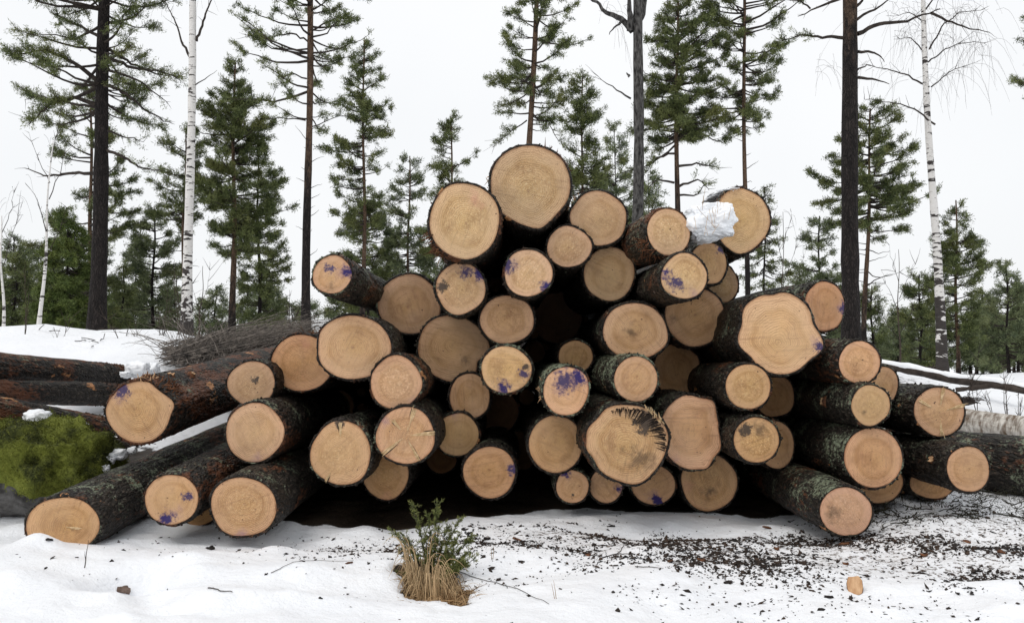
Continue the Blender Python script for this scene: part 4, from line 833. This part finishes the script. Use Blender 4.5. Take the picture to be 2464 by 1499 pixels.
for i, (x, y1, wh) in enumerate(FAR):
    Y = rf.uniform(27, 36); yb = 850 if x < 1200 else 885; h = yb-y1; wd = h*rf.uniform(.16, .26)
    tree('pine' if i % 3 else 'spruce', 'distant dusky %s tree %s' % ('pine' if i % 3 else 'spruce', wh), (x, yb), (x+rf.normal()*4, y1), Y, 6, 2, mat=NEEDLE_FAR,
         env=[(y1, 4, 4), (y1+h*.3, wd*rf.uniform(.5, .9), wd*rf.uniform(.5, .9)), (y1+h*.6, wd*rf.uniform(.7, 1.2), wd*rf.uniform(.7, 1.2)), (yb-4, wd, wd)], nb=int(22+h*.2), dens=1.0, seed=100+i, inner=.15, size=1.1, group='distant trees of the low woods', tw=.8)
# ------------------------------------------------------------ things lying about
def G(x, y):
    """where the sight line through grid point (x, y) meets the ground"""
    for Y in np.arange(2.9, 40, .02):
        p = P(x, y, Y)
        if p[2] <= gz(p[0], p[1]): return p
    return P(x, y, 40)
def icos(sub):
    import bmesh
    bm = bmesh.new(); bmesh.ops.create_icosphere(bm, subdivisions=sub, radius=1)
    V = np.array([v.co[:] for v in bm.verts]); F = np.array([[v.index for v in f.verts] for f in bm.faces]); bm.free()
    return V, F
IC5, IC3, IC4, IC4S = icos(6), icos(3), icos(5), icos(4)
def lump(IC, size, seed, amp=.25, sc=1.5, pw=1., amp2=.06):
    V, F = IC; d = V.copy()
    b = np.sign(d)*np.abs(d)**pw
    b = b/np.max(np.abs(b), axis=0)
    n = (fbm(d*sc+seed*3.3, 4, seed)-.5)*2; n2 = (fbm(d*sc*5+seed, 3, seed+3)-.5)*2
    return b*(1+amp*n+amp2*n2)[:, None]*np.array(size), F
def clod(px, py, rpx, label, seed, Y=None, group=None, sq=(1, 1, .8)):
    p = G(px, py) if Y is None else P(px, py, Y)
    s = M(rpx, p[1]); v, f = lump(IC4S, (s*sq[0], s*sq[1], s*sq[2]), seed, .55, 1.5, .85, .22)
    o = mesh('snow_clod', v, f, CLEANSNOW, smooth=True, loc=tuple(p+np.array([0, 0, s*.35])))
    return prop(o, label, 'snow clod', group)
# --- the snow block caught on top of the stack
def snow_block():
    c = P(1703, 538, 5.74); t = thing('snow_block', c, 'block of white icy snow with straws caught between logs on top of the stack', 'snow block')
    v, f = lump(IC5, (M(66, 5.8), .19, M(48, 5.8)), 4, .34, 1.7, .78, .09)
    n = np.abs(fbm(v*7, 2, 8)-.5)*2; v = v*(1-.10*(1-n)[:, None]**3)
    a = math.radians(-14); v = np.stack([v[:, 0]*math.cos(a)+v[:, 2]*math.sin(a)*.6, v[:, 1], -v[:, 0]*math.sin(a)*.3+v[:, 2]*math.cos(a)], -1)
    mesh('snow', v, f, CLEANSNOW, t, True)
    r = np.random.default_rng(5); mb = MB()
    for i in range(17):
        a = np.array([r.uniform(-.13, .10), -.19-.02*r.random(), r.uniform(-.12, .10)]); d = np.array([r.normal()*.35, -.15, 1.])*r.uniform(.04, .13)
        k = np.linspace(0, 1, 5)[:, None]; pl = a+d*k+r.normal(size=(5, 3))*.004*k
        vv, ff = tubes(pl[None], np.full((1, 5), .0011), 4); mb.add(vv, ff, r.random())
    mb.build('straw', STRAW, t)
snow_block()
s = P(1737, 478, 6.5)
v, f = lump(IC4, (.12, .34, .035), 9, .3, 1.6); o = mesh('snow_patch', v, f, CLEANSNOW, smooth=True, loc=tuple(s)); prop(o, 'thin strip of snow lying along the top of the right top log', 'snow patch')
# --- logs lying sideways
GL = 'logs lying crosswise beyond the stack'
def side_log(a, b, Ra, label, seed, ext=2.5, **kw):
    A = P(*a); B = P(*b); d = B-A; L = np.linalg.norm(d); d /= L
    log_thing(seed, A, d, Ra, Ra, L+ext, label, GL, nth=72, chips=kw.pop('chips', 1500), tint=(.8, .65, .5), **kw)
side_log((288, 906, 8.7), (0, 884, 6.9), .10, 'uppermost of the three dark logs lying crosswise at the left edge', 401, redness=.10, taper=1.2, lichen=-.05)
side_log((296, 948, 8.1), (0, 943, 6.75), .088, 'middle one of the three dark logs lying crosswise at the left edge', 402, redness=.09, taper=1.05, lichen=-.08)
side_log((292, 1046, 7.3), (0, 992, 6.3), .105, 'lowest of the three crosswise logs at left, bark torn, right behind the mossy boulder', 403, redness=.13, taper=.9, lichen=-.05,
         extra=both(stub(20, .55, .02, .02), stub(35, 1.0, .02, .015)))
side_log((2150, 1085, 7.0), (2464, 1122, 6.1), .185, 'thick mossy trunk lying crosswise at the right edge behind the rightmost log end', 404, redness=.05, lichen=.07, taper=1.05)
BB2 = BBARK
side_log((2245, 1002, 7.9), (2464, 1034, 7.3), .095, 'birch log with white peeling bark and torn wood at the right edge', 405, bark=FBIRCH, chips=120, ext=2, taper=1.05, extra=both(shreds((40, 140), RAW, 60, .05)))
def fallen(pts, Y0, Y1, rp, label, seed, snow=True):
    r = np.random.default_rng(seed); pts = np.array(pts, float); k = np.linspace(0, 1, 20)
    X = np.interp(k, np.linspace(0, 1, len(pts)), pts[:, 0]); Yy = np.interp(k, np.linspace(0, 1, len(pts)), pts[:, 1])
    C = np.array([P(a, b, Y0+(Y1-Y0)*c) for a, b, c in zip(X, Yy, k)]); R = np.full((1, 20), M(rp, Y0))*(1+.12*r.normal(size=(1, 20)))
    t = thing('fallen_trunk', C[0], label, 'fallen trunk'); v, f = tubes(C[None]-C[0], R, 10); mesh('bark', v, f, TWIG_DARK, t, True)
    if snow:
        C2 = C+np.array([0, 0.02, M(rp*.75, Y0)]); v, f = tubes(C2[None]-C[0], R*(.8+.35*r.random((1, 20))), 10); mesh('snow_cap', v, f, CLEANSNOW, t, True)
fallen([(2110, 878), (2200, 893), (2300, 915), (2400, 925), (2520, 950)], 11, 9.5, 9, 'snow topped fallen trunk running down to the right behind the birch log', 1)
fallen([(2300, 938), (2390, 928), (2500, 948)], 9.6, 9.2, 6, 'dark bare fallen stem on the snow at the right picture edge', 2, False)
# --- mossy boulder
def boulder():
    c = P(95, 1138, 5.95); t = thing('mossy_boulder', (c[0], c[1], gz(c[0], c[1])), 'grey boulder thickly grown over with green moss at the left edge', 'boulder')
    rel = c-np.array(t.location)
    v, f = lump(IC5, (M(170, 6), .42, M(104, 6)), 12, .20, 1.3, .8, .06); v = v+rel
    # slope down to the right like the photograph's outline
    v[:, 2] -= np.clip(v[:, 0]-rel[0]-.02, 0, 1)*.22
    v *= (1+.22*(fbm(v*5.5, 3, 15)-.5))[:, None]
    mesh('rock', v, f, ROCK, t, True)
    q = v-rel; keep_v = (fbm(q*3.2, 3, 4)-.5)*.5 + q[:, 2]/.34 + q[:, 0]*.5 > -.06
    kf = keep_v[f].all(1)
    nrm = q/np.array([M(170, 6), .42, M(104, 6)])**2; nrm /= np.linalg.norm(nrm, axis=1, keepdims=True)
    mv = v+nrm*(.012+.30*np.clip(fbm(q*6, 4, 6)-.40, 0, 1)+.05*fbm(q*16, 3, 7))[:, None]
    ff = f[kf]; u, inv = np.unique(ff, return_inverse=True); ff = inv.reshape(-1, 3); mv = mv[u]; mn = nrm[u]
    r = np.random.default_rng(8); mb = MB(); mb.add(mv, ff, .2)
    n = 26000; i = r.integers(0, len(mv), n); bv, bf = blades(mv[i]+r.normal(size=(n, 3))*.008, mn[i]+r.normal(size=(n, 3))*.7, r.uniform(.008, .022, n), .005, r)
    mb.add(bv, bf, np.repeat(r.random(n), 4)); mb.build('moss', MOSS, t, True)
boulder()
GS = 'clumps of loose snow by the boulder'
for k, (x, y, rp, Y, lab) in enumerate([(192, 1028, 15, 6.05, 'rounded snow lump topping the right shoulder of the mossy boulder'), (88, 1010, 24, 6.0, 'flat snow cap lying on the top of the mossy boulder'), (122, 1012, 8, 6.0, 'little snow ball right of the flat snow cap on the boulder'), (4, 1080, 7, 5.6, 'tiny snow spot on the moss at the left picture edge'),
        (286, 1098, 17, 6.0, 'upper snow clod in the row descending right of the boulder'), (262, 1112, 13, 5.95, 'second snow clod in the row descending right of the boulder'), (244, 1136, 18, 5.85, 'snow clod near the lower right corner of the boulder'), (208, 1160, 20, 5.75, 'broad snow clod wedged between boulder and lowest leaning log'),
        (158, 1172, 15, 5.65, 'lowest snow clod, left of the broad one by the boulder foot'), (318, 1088, 11, 6.1, 'small snow clod right of the row near the leaning log'), (330, 900, 26, 8.6, 'snow heap at the end of the uppermost crosswise log'), (362, 893, 20, 8.8, 'smaller snow heap right of the one at the crosswise log end'), (300, 905, 12, 8.4, 'snow dab touching the tip of the uppermost crosswise log')]):
    clod(x, y, rp, lab, 60+k, Y, GS, (1.1, 1., .7))
# --- bark litter over the snow
def litter_stuff():
    r = np.random.default_rng(21); n = 130000
    x = r.uniform(-2.5, 4.4, n); y = r.uniform(3.2, 6.6, n); d = litter(x, y)
    cl = fbm(np.stack([x*3.2, y*5, 0*x], -1), 3, 14); keep = r.random(n) < (d**1.6*.95+.004)*np.clip((cl-.40)*6, .08, 2.)
    hole = melt(x, y) > .1
    keep &= ~hole & (y < 6.2); x, y, d = x[keep], y[keep], d[keep]; n = len(x); print('chips', n)
    s = np.exp(r.normal(size=n)*.55)*.0046*(1+.2*d)
    s = np.clip(s, .002, .016)
    oc = np.array([[1, 0, 0], [-1, 0, 0], [0, 1, 0], [0, -1, 0], [0, 0, 1], [0, 0, -1]], float)
    of = np.array([[0, 2, 4], [2, 1, 4], [1, 3, 4], [3, 0, 4], [2, 0, 5], [1, 2, 5], [3, 1, 5], [0, 3, 5]])
    V = oc[None]*np.stack([s*r.uniform(.7, 1.9, n), s*r.uniform(.4, 1., n), s*r.uniform(.15, .5, n)], -1)[:, None]+r.normal(size=(n, 6, 3))*s[:, None, None]*.22
    a = r.uniform(0, 2*PI, n); tl = r.normal(size=n)*.45; ca, sa, cb, sb = np.cos(a), np.sin(a), np.cos(tl), np.sin(tl)
    X, Y_, Z = V[..., 0], V[..., 1], V[..., 2]
    X, Z = X*cb[:, None]-Z*sb[:, None], X*sb[:, None]+Z*cb[:, None]
    V = np.stack([X*ca[:, None]-Y_*sa[:, None], X*sa[:, None]+Y_*ca[:, None], Z], -1)
    V += np.stack([x, y, gz(x, y)+s*.22], -1)[:, None]
    F = (of[None]+6*np.arange(n)[:, None, None]).reshape(-1, 3)
    o = mesh('bark_litter', V, F, CHIP, attrs={'shade': ('POINT', np.repeat(np.clip(r.random(n)**2.2, 0, 1), 6))})
    prop(o, 'dark crumbs of bark strewn over the snow in front of the stack', 'bark litter', kind='stuff')
litter_stuff()
def chunk(x, y, rp, label, seed, mat, asp=(1, .55, .2), rz=0, tilt=0., name='bark_piece', cat='bark piece', group='larger pieces of bark on the snow', raw=False):
    """a broken, slightly curved slab"""
    p = G(x, y); r = np.random.default_rng(seed); S = M(rp, p[1])*1.05; n = 13 if not raw else 11
    th = np.arange(n)*2*PI/n; R = 1+(.10 if raw else .28)*r.normal(size=n).clip(-1, 1); rows = []
    pw = .75
    ex = np.sign(np.cos(th))*np.abs(np.cos(th))**pw*S*asp[0]*R; ey = np.sign(np.sin(th))*np.abs(np.sin(th))**pw*S*asp[1]*R
    for q, (h, sc) in enumerate(((0, .9), (.5, 1), (1, .93))):
        rows.append(np.stack([ex*sc, ey*sc, (h-.5)*S*asp[2]*2+ .35*S*(ey/(S*asp[1]))**2*asp[1]+r.normal(size=n)*S*.03], -1))
    V = np.concatenate(rows); j = np.arange(n); j2 = (j+1) % n
    F = np.concatenate([np.stack([q*n+j, q*n+j2, (q+1)*n+j2, (q+1)*n+j], -1) for q in (0, 1)])
    c1 = V[-n:].mean(0); c0 = V[:n].mean(0); m = len(V); V = np.concatenate([V, [c1, c0]])
    top = np.stack([2*n+j, 2*n+j2, 0*j+m], -1); bot = np.stack([j2, j, 0*j+m+1], -1)
    t = thing(name, p+np.array([0, 0, S*.15]), label, cat, group); t.rotation_euler = (tilt, r.normal()*.2, rz)
    mesh('bark', V, [F, bot] if raw else [F, np.concatenate([top, bot])], mat, t)
    if raw: mesh('wood', np.concatenate([V[2*n:3*n], [c1]])+[0, 0, S*.01], np.stack([j, j2, 0*j+n], -1), RAW, t)
    return t
chunk(2057, 1420, 27, 'pale orange piece of split wood with dark bark edge alone on the snow, lower right', 1, CHIP_RED, (.65, 1., .2), -.35, .75, 'wood_piece', 'wood piece', None, True)
CH = [(1754, 1403, 11, 'd', 'sharp dark bark piece at lower right of centre'), (1688, 1350, 13, 'r', 'curled shiny brown bark piece below the wide pink tinged log'), (1613, 1352, 9, 'r', 'brown bark piece left of the curled shiny one'),
      (1415, 1337, 9, 'r', 'small brown bark piece below the small purple topped log'), (1255, 1352, 8, 'd', 'dark bark crumb in front of the dark hollow right of the tussock'), (1272, 1435, 7, 'd', 'lone dark bark crumb on clean snow right of the tussock foot'),
      (2235, 1425, 10, 'd', 'dark bark flake right of the split wood piece'), (1992, 1438, 12, 'd', 'thin dark bark flake left of the split wood piece'), (2460, 1372, 10, 'd', 'dark bark flake at the right picture edge'), (2035, 1312, 14, 'r', 'red brown bark piece directly under the nearest right log'),
      (2035, 1358, 11, 'r', 'brown bark piece halfway between nearest right log and split wood piece'), (2410, 1332, 14, 'r', 'curled brown bark piece near the right picture edge'), (1868, 1322, 12, 'r', 'brown bark piece left of the nearest right log'), (1846, 1272, 12, 'r', 'brown bark piece in the shade left of the nearest right log'),
      (2325, 1305, 12, 'r', 'reddish bark piece in the litter under the rightmost log end'), (1245, 1300, 11, 'r', 'brown bark piece on the crumbs right of the juniper'), (1172, 1298, 10, 'd', 'dark bark piece closest to the juniper on its right'), (840, 1356, 10, 'r', 'brown bark flake left of the grass tussock'),
      (507, 1322, 15, 'd', 'ragged black bark piece below the pair of low logs at left'), (120, 1300, 10, 'd', 'dark bark crumb beside the sunken far left log'), (2310, 1398, 9, 'd', 'dark bark flake in the thinning litter at lower right'), (2225, 1338, 13, 'r', 'long reddish bark piece in the litter right of the nearest right log'),
      (1470, 1268, 9, 'd', 'dark bark crumb right under the small purple topped log'), (1218, 1384, 6, 'd', 'small dark bark crumb above the lone crumb right of the tussock'), (2130, 1480, 8, 'd', 'dark bark crumb lowest in the right foreground'), (640, 1382, 6, 'd', 'small dark bark crumb on the clean snow left of centre'), (772, 1440, 6, 'd', 'tiny dark bark crumb on clean snow left of the tussock foot')]
for k, (x, y, rp, c, lb) in enumerate(CH): chunk(x, y, rp*.9, lb, 10+k, CHIP if c == 'd' else CHIP_RED, (1, .6, .17), k*1.7, .1)
# --- twigs lying on, and stalks standing in, the snow
def ground_twig(pts, rp, label, mat=TWIG_DARK, lift=.004):
    A = [G(*q) for q in pts]; A = np.array(A); k = np.linspace(0, 1, 14); u = np.linspace(0, 1, len(A))
    C = np.stack([np.interp(k, u, A[:, i]) for i in range(3)], -1); C[:, 2] = gz(C[:, 0], C[:, 1])+lift; C[:, :2] += np.random.default_rng(int(pts[0][0])).normal(size=(14, 2))*.003
    v, f = tubes(C[None]-C[0], np.full((1, 14), M(rp, C[0][1]))*np.linspace(1, .5, 14), 5); o = mesh('twig', v, f, mat, loc=tuple(C[0]), smooth=True); prop(o, label, 'twig', 'twigs lying on the snow')
ground_twig([(1100, 1380), (1180, 1400), (1260, 1425), (1320, 1455)], 1., 'long thin curved straw running right from the grass tussock')
ground_twig([(1445, 1345), (1490, 1335), (1520, 1335)], 1.5, 'short twig on the snow below the small bottom logs')
ground_twig([(1470, 1350), (1495, 1325), (1500, 1310)], 1.2, 'forked twiglet crossing the short twig below the small bottom logs')
ground_twig([(1530, 1365), (1570, 1367), (1595, 1370)], 1.2, 'straight dark twig on the snow below the bottom purple log')
ground_twig([(1720, 1375), (1735, 1385), (1750, 1410)], 1.2, 'bent twig on the snow below the polygonal log')
ground_twig([(500, 1418), (530, 1425), (560, 1428)], 1.6, 'dark twig on the snow at lower left')
ground_twig([(650, 1385), (720, 1352), (850, 1350)], .8, 'fine dark stem lying in the shaded hollow left of the tussock')
def stalks(base, hts, label, name='dry_stalk', mat=TWIG, rp=1.2, Y=None, branch=4, seed=0, group='dry stalks standing in the snow', spread=.18):
    r = np.random.default_rng(seed); p = G(*base) if Y is None else P(base[0], base[1], Y); mb = MB()
    for h in hts:
        H = M(h, p[1]); k = np.linspace(0, 1, 8)[:, None]; d = np.array([r.normal()*spread, r.normal()*spread, 1.])
        C = d*H*k+np.array([0, 0, -.03])*(1-k)+np.cumsum(r.normal(size=(8, 3))*H*.012, 0); v, f = tubes(C[None], M(rp, p[1])*(1-.7*k.T), 4); mb.add(v, f, .3)
        for b in range(branch):
            i = r.integers(2, 7); d2 = d+r.normal(size=3)*.6; C2 = C[i]+d2*H*r.uniform(.1, .35)*k+np.cumsum(r.normal(size=(8, 3))*H*.005, 0); v, f = tubes(C2[None], M(rp*.6, p[1])*(1-.7*k.T), 3); mb.add(v, f, .3)
    o = mb.build(name, mat); o.location = tuple(p); prop(o, label, 'stalk', group)
stalks((202, 1365), [70], 'single thin stalk standing before the sunken far left log', rp=1.6, branch=1, seed=3, mat=TWIG_DARK)
stalks((1340, 1440), [45, 40], 'two dry stalks in the snow right of the grass tussock', mat=STRAW, rp=1., branch=0, seed=5)
stalks((1185, 1345), [28, 34], 'short dry stalks in the bark crumbs right of the tussock', mat=STRAW, rp=1., branch=0, seed=9)
for k, (x, y, h, lab) in enumerate([(2392, 1010, [75, 60], 'stubby brown sprout poking from the snow behind the birch log'), (2425, 1000, [120, 90, 60], 'bare twiggy shoots at the right edge behind the birch log'), (2350, 985, [90, 60], 'bare shoots behind the splinter starred log'), (2450, 1020, [80, 50, 60], 'bare shoots at the very right edge above the mossy trunk'),
        (2330, 960, [140, 60], 'tall thin dark shoot in front of the leaning birch foot'), (385, 845, [170, 120, 90, 100], 'tangle of bare shoots left of the brushwood heap'), (300, 850, [110, 60], 'bare shoots on the snow crest beyond the crosswise logs'), (145, 850, [90, 60], 'thin shoots right of the leaning thin birch'), (340, 880, [110, 80, 60], 'low bare shoots by the snow heaps at the crosswise log end'),
        (430, 800, [180, 120], 'slender bare shoots at the white birch foot'), (700, 790, [120, 90, 60], 'bare shoots rising out of the brushwood heap'), (60, 800, [150, 90], 'thin shoots at the left of the leaning thin birch')]):
    stalks((x, y), h, lab, Y=(9. if x > 2000 else 11.5), seed=20+k, rp=1.1, mat=TWIG if k != 4 else TWIG_DARK, branch=7, name='bare_shoots', group='bare shoots beyond the stack')
# --- brushwood heap on the left behind the leaning log
def brush():
    r = np.random.default_rng(31); n = 900; c = P(560, 830, 10.2); c[2] = float(gz(c[0], c[1])); k = np.linspace(0, 1, 9)
    L = []
    for i in range(n):
        u = r.random(); a = P(r.uniform(380, 600), r.uniform(828, 880), r.uniform(9.6, 10.6)); u2 = r.random(); b = P(600+190*u2+r.normal()*20, 850-95*u2*r.random()**.5, r.uniform(9.6, 11.2))
        if r.random() < .25: a = P(r.uniform(420, 560), r.uniform(845, 880), 9.5); b = a+np.array([r.normal()*.4, .2, r.uniform(.1, .45)])
        sag = np.sin(k*PI)[:, None]*np.array([0, 0, r.uniform(-.08, .14)])
        L.append(a+(b-a)*k[:, None]+sag+np.cumsum(r.normal(size=(9, 3))*.012, 0))
    for i in range(70):
        a = P(r.uniform(370, 520), r.uniform(840, 885), 9.5); b = P(r.uniform(660, 800), r.uniform(738, 800), r.uniform(9.4, 10.5)); L.append(a+(b-a)*k[:, None]+np.sin(k*PI)[:, None]*np.array([0, 0, r.uniform(-.12, .02)])+np.cumsum(r.normal(size=(9, 3))*.008, 0))
    n = len(L)
    L = np.array(L); R = M(r.uniform(.35, 1.35, n)**1.5, 10)[:, None]*np.linspace(1, .3, 9)[None]
    v, f = tubes(L-c, R, 4); t = thing('brushwood_heap', c, 'grey heap of bare branches and twigs left behind the stack', 'brushwood'); o = mesh('branches', v, f, BRUSH, t); o['kind'] = 'stuff'
    v, f = lump(IC4, (M(140, 10), .7, .22), 77, .35, 2.2, 1., .12); v = v+np.array([.1, .5, .0]); mesh('rotten_core', v, f, BRUSH, t)
brush()
def clump(x, y, Y, rp, label, seed, name='root_clump', mat=TWIG_DARK):
    r = np.random.default_rng(seed); p = P(x, y, Y); S = M(rp, Y); mb = MB()
    v, f = lump(IC3, (S*.8, S*.6, S*.45), seed, .5, 2.); mb.add(v, f, .2); n = 90
    k = np.linspace(0, 1, 5); a = r.normal(size=(n, 3))*S*.35; a[:, 2] = np.abs(a[:, 2])*.4; d = r.normal(size=(n, 3))*S*.8; d[:, 2] = np.abs(d[:, 2])*.5
    Lq = a[:, None]+d[:, None]*k[None, :, None]-np.array([0, 0, .3])*S*(k**2)[None, :, None]; v, f = tubes(Lq, np.full((n, 5), M(1., Y)), 3); mb.add(v, f, .3)
    o = mb.build(name, mat); o.location = tuple(p); prop(o, label, 'root clump', 'dark clumps showing through the snow crest')
clump(92, 815, 12.6, 42, 'dark rooty clump on the snow crest at the foot of the leaning thin birch', 1); clump(245, 838, 11.4, 42, 'dark withered clump on the slope beyond the crosswise logs', 2); clump(262, 800, 12.4, 20, 'little dark tuft on the snow crest beside the big dark trunk', 3)
clump(190, 830, 12, 16, 'smallest dark tuft on the snow left of the withered clump', 4); clump(2240, 890, 12, 18, 'dark tuft in the snow at the leaning birch foot', 5); clump(300, 1070, 6.9, 42, 'dark twiggy mess under the leaning peeled log beside the boulder', 6); clump(2325, 965, 8.6, 24, 'dark lump of roots behind the splinter starred log', 7)
# --- slash under the right end of the stack
def slash():
    r = np.random.default_rng(41); n = 620; k = np.linspace(0, 1, 6)[None, :, None]; xs = r.uniform(1.95, 3.6, n); ys = r.uniform(5.1, 6.6, n); z = gz(xs, ys)
    a = np.stack([xs, ys, z+r.uniform(0, .05, n)], -1); d = r.normal(size=(n, 3))*np.array([.07, .06, .03]); L = a[:, None]+d[:, None]*k+np.cumsum(r.normal(size=(n, 6, 3))*.006, 1)
    v, f = tubes(L, r.uniform(.0012, .005, n)[:, None]*np.linspace(1, .4, 6)[None], 4); mb = MB(); mb.add(v, f, .1)
    c = L[::2].reshape(-1, 3); c = np.repeat(c, 3, 0); v, f = blades(c+r.normal(size=c.shape)*.012, r.normal(size=c.shape), r.uniform(.01, .025, len(c)), .003, r); mb.add(v, f, np.repeat(r.random(len(c)), 4))
    o = mb.build('branch_slash', SLASHM); prop(o, 'dark broken twigs and needles littering the ground under the right end of the stack', 'slash', kind='stuff')
SLASHM = leaf_material('slash', (.014, .012, .008), (.045, .045, .018))
slash()
# --- dry grass tussock with a small juniper in its melt hole
def tussock():
    r = np.random.default_rng(51); p = np.array([GR[0], GR[1]+.04, 0.]); p[2] = float(gz(p[0], p[1]))+.02
    t = thing('grass_tussock', p, 'tuft of dry yellow grass in a melted hole in the front snow', 'grass tussock')
    S = M(1, 4.0); K = 9; k = np.linspace(0, 1, K)[None, :, None]
    def strips(a, b, c, w, sh, nm):
        n = len(a); pl = a[:, None]*(1-k)**2+2*b[:, None]*k*(1-k)+c[:, None]*k*k; T = np.gradient(pl, axis=1); T /= np.linalg.norm(T, axis=2, keepdims=True)
        sd = np.cross(T, r.normal(size=(n, 1, 3))*.5+np.array([0, -1, 0.])); sd /= np.linalg.norm(sd, axis=2, keepdims=True)
        ww = w[:, None, None]*(1-.85*k**2); V = np.concatenate([(pl-sd*ww), (pl+sd*ww), (pl+np.cross(sd, T)*ww*.5)], 2).reshape(n, K, 3, 3)
        i = (np.arange(n)*K*3)[:, None]; q = (np.arange(K-1)*3)[None]; b0 = i+q
        F = np.concatenate([np.stack([b0+x, b0+y, b0+3+y, b0+3+x], -1).reshape(-1, 4) for x, y in ((0, 1), (1, 2), (2, 0))])
        mb = MB(); mb.add(V.reshape(-1, 3), F, np.repeat(sh, K*3)); mb.build(nm, STRAW, t)
    def ring(n, s=1.): az_ = r.uniform(0, 2*PI, n); rr = np.sqrt(r.random(n))*s; return az_, rr, np.stack([.03+np.cos(az_)*rr*.115-(np.sin(az_)*rr*.28)*.34, .02+np.sin(az_)*rr*.28, 0*rr], -1)
    def foot(a): a = a.copy(); a[:, 2] = gz(a[:, 0]+p[0], a[:, 1]+p[1])-p[2]-.005; return a
    n = 620; az_, rr, a = ring(n, .85); a[:, 1] += .07; a = foot(a); h = r.uniform(20, 120, n)*S*(1-.4*rr); out = r.uniform(5, 70, n)*S
    dr = np.stack([np.cos(az_+r.normal(size=n)*.7), np.sin(az_+r.normal(size=n)*.7)-.25, 0*az_], -1)
    b = a+np.array([-.012, 0, 1.25])*h[:, None]+dr*out[:, None]*.75; c = a+dr*out[:, None]*1.1+np.array([0, 0, 1.])*(h*r.uniform(-.45, .35, n))[:, None]
    strips(a, b, c, r.uniform(.5, 1.4, n)*S, r.random(n)**.9, 'grass')
    n = 80; az_, rr, a = ring(n, .6); a = foot(a-[.03, 0, 0]); h = r.uniform(110, 215, n)*S; dr = np.stack([np.cos(az_), np.sin(az_)-.5, 0*az_], -1)
    b = a+np.array([0, 0, 1.])*h[:, None]-[.02, 0, 0]; c = a+dr*(r.uniform(30, 80, n)*S)[:, None]+np.array([0, 0, 1.])*(h*r.uniform(-.3, .7, n))[:, None]
    strips(a, b, c, r.uniform(.7, 1.7, n)*S, .55+.4*r.random(n), 'grass_blade')
    n = 420; az_, rr, a = ring(n, 1.08); dr = np.stack([r.normal(size=n)*.06+.01, r.normal(size=n)*.05-.03, 0*az_], -1); a = foot(a)+[0, 0, .012]; c = foot(a+dr)+[0, 0, .012]; b = (a+c)/2+np.array([0, 0, 1.])*r.uniform(.0, .035, (n, 1))
    strips(a, b, c, r.uniform(.5, 1.4, n)*S, r.random(n)*.7, 'matted_grass')
    q = p+np.array([.015, .16, -.02]); jt = thing('juniper_seedling', q, 'small green juniper bush growing out of the dry grass tussock', 'juniper')
    S = S*1.22; st = []; C, D, Ln = [], [], []
    tips = [(-92, 128, 0), (-60, 118, 1), (-42, 185, 0), (-12, 160, 1), (10, 178, 0), (28, 128, 1), (52, 150, 1), (62, 128, -1), (84, 96, 0), (72, 112, 1), (60, 80, -1), (86, 72, 0), (45, 62, -1), (14, 40, -1), (-2, 18, -1), (62, 56, 0), (-72, 50, 0), (-66, 22, 0), (35, 88, 0), (6, 140, 1), (0, 100, 0), (40, 100, 0), (-70, 85, 1), (20, 20, -1), (30, 48, -1), (76, 84, -1), (-20, 130, 0)]
    for (x, z, yy) in tips:
        e = np.array([(x+2)*S, yy*.05, z*S]); kk = np.linspace(0, 1, 10)[:, None]; mid = np.array([x*.30*S, yy*.02, z*.55*S]); pl = 2*mid*kk*(1-kk)+e*kk*kk+np.cumsum(r.normal(size=(10, 3))*.0025, 0)
        st.append(pl); m = int(46)
        for (s0, s1, m) in ((.45, 1., 26), (.3, .9, 9)):
            for w_ in range(m):
                u = r.uniform(s0, s1); i = min(int(u*9), 8); b0 = pl[i]+(pl[i+1]-pl[i])*(u*9-i); d = (pl[min(i+1, 9)]-pl[i]); d /= np.linalg.norm(d)+1e-9; d = d*.8+r.normal(size=3)*.55; d /= np.linalg.norm(d)
                l_ = r.uniform(5, 17)*S; st2 = b0+d*l_*np.linspace(0, 1, 10)[:, None]; C.append(st2); 
    C = np.array(C); v1, f1 = tubes(np.array(st), np.linspace(1.8, .5, 10)[None]*S*np.ones((len(st), 1)), 5); mb = MB(); mb.add(v1, f1, .2); v, f = tubes(C, np.full(C.shape[:2], .35*S), 3); mb.add(v, f, .2); mb.build('stem', TWIG, jt)
    nb = 26; u = r.integers(0, 10, (len(C), nb)); cc = C[np.arange(len(C))[:, None], u]; dd = (C[:, -1]-C[:, 0]); dd /= np.linalg.norm(dd, axis=1, keepdims=True); dd = dd[:, None]*.6+r.normal(size=cc.shape)*.7
    v, f = blades(cc.reshape(-1, 3), dd.reshape(-1, 3), 6.5*S*r.uniform(.6, 1.2, cc.shape[0]*nb), 1.1*S, r); sh = np.clip(.15+.6*(u/9.)+.15*r.normal(size=u.shape), 0, 1); mb = MB(); mb.add(v, f, np.repeat(sh.reshape(-1), 4)); mb.build('needles', JUNIPER, jt)
tussock()
o = chunk(293, 1424, 17, 'brown stone lying in the footprint in the snow at lower left', 99, simple('brown_stone', (.07, .045, .035), (.20, .14, .11), 30., .7, .003), (1, .6, .4), .3, 0., 'stone', 'stone', None)
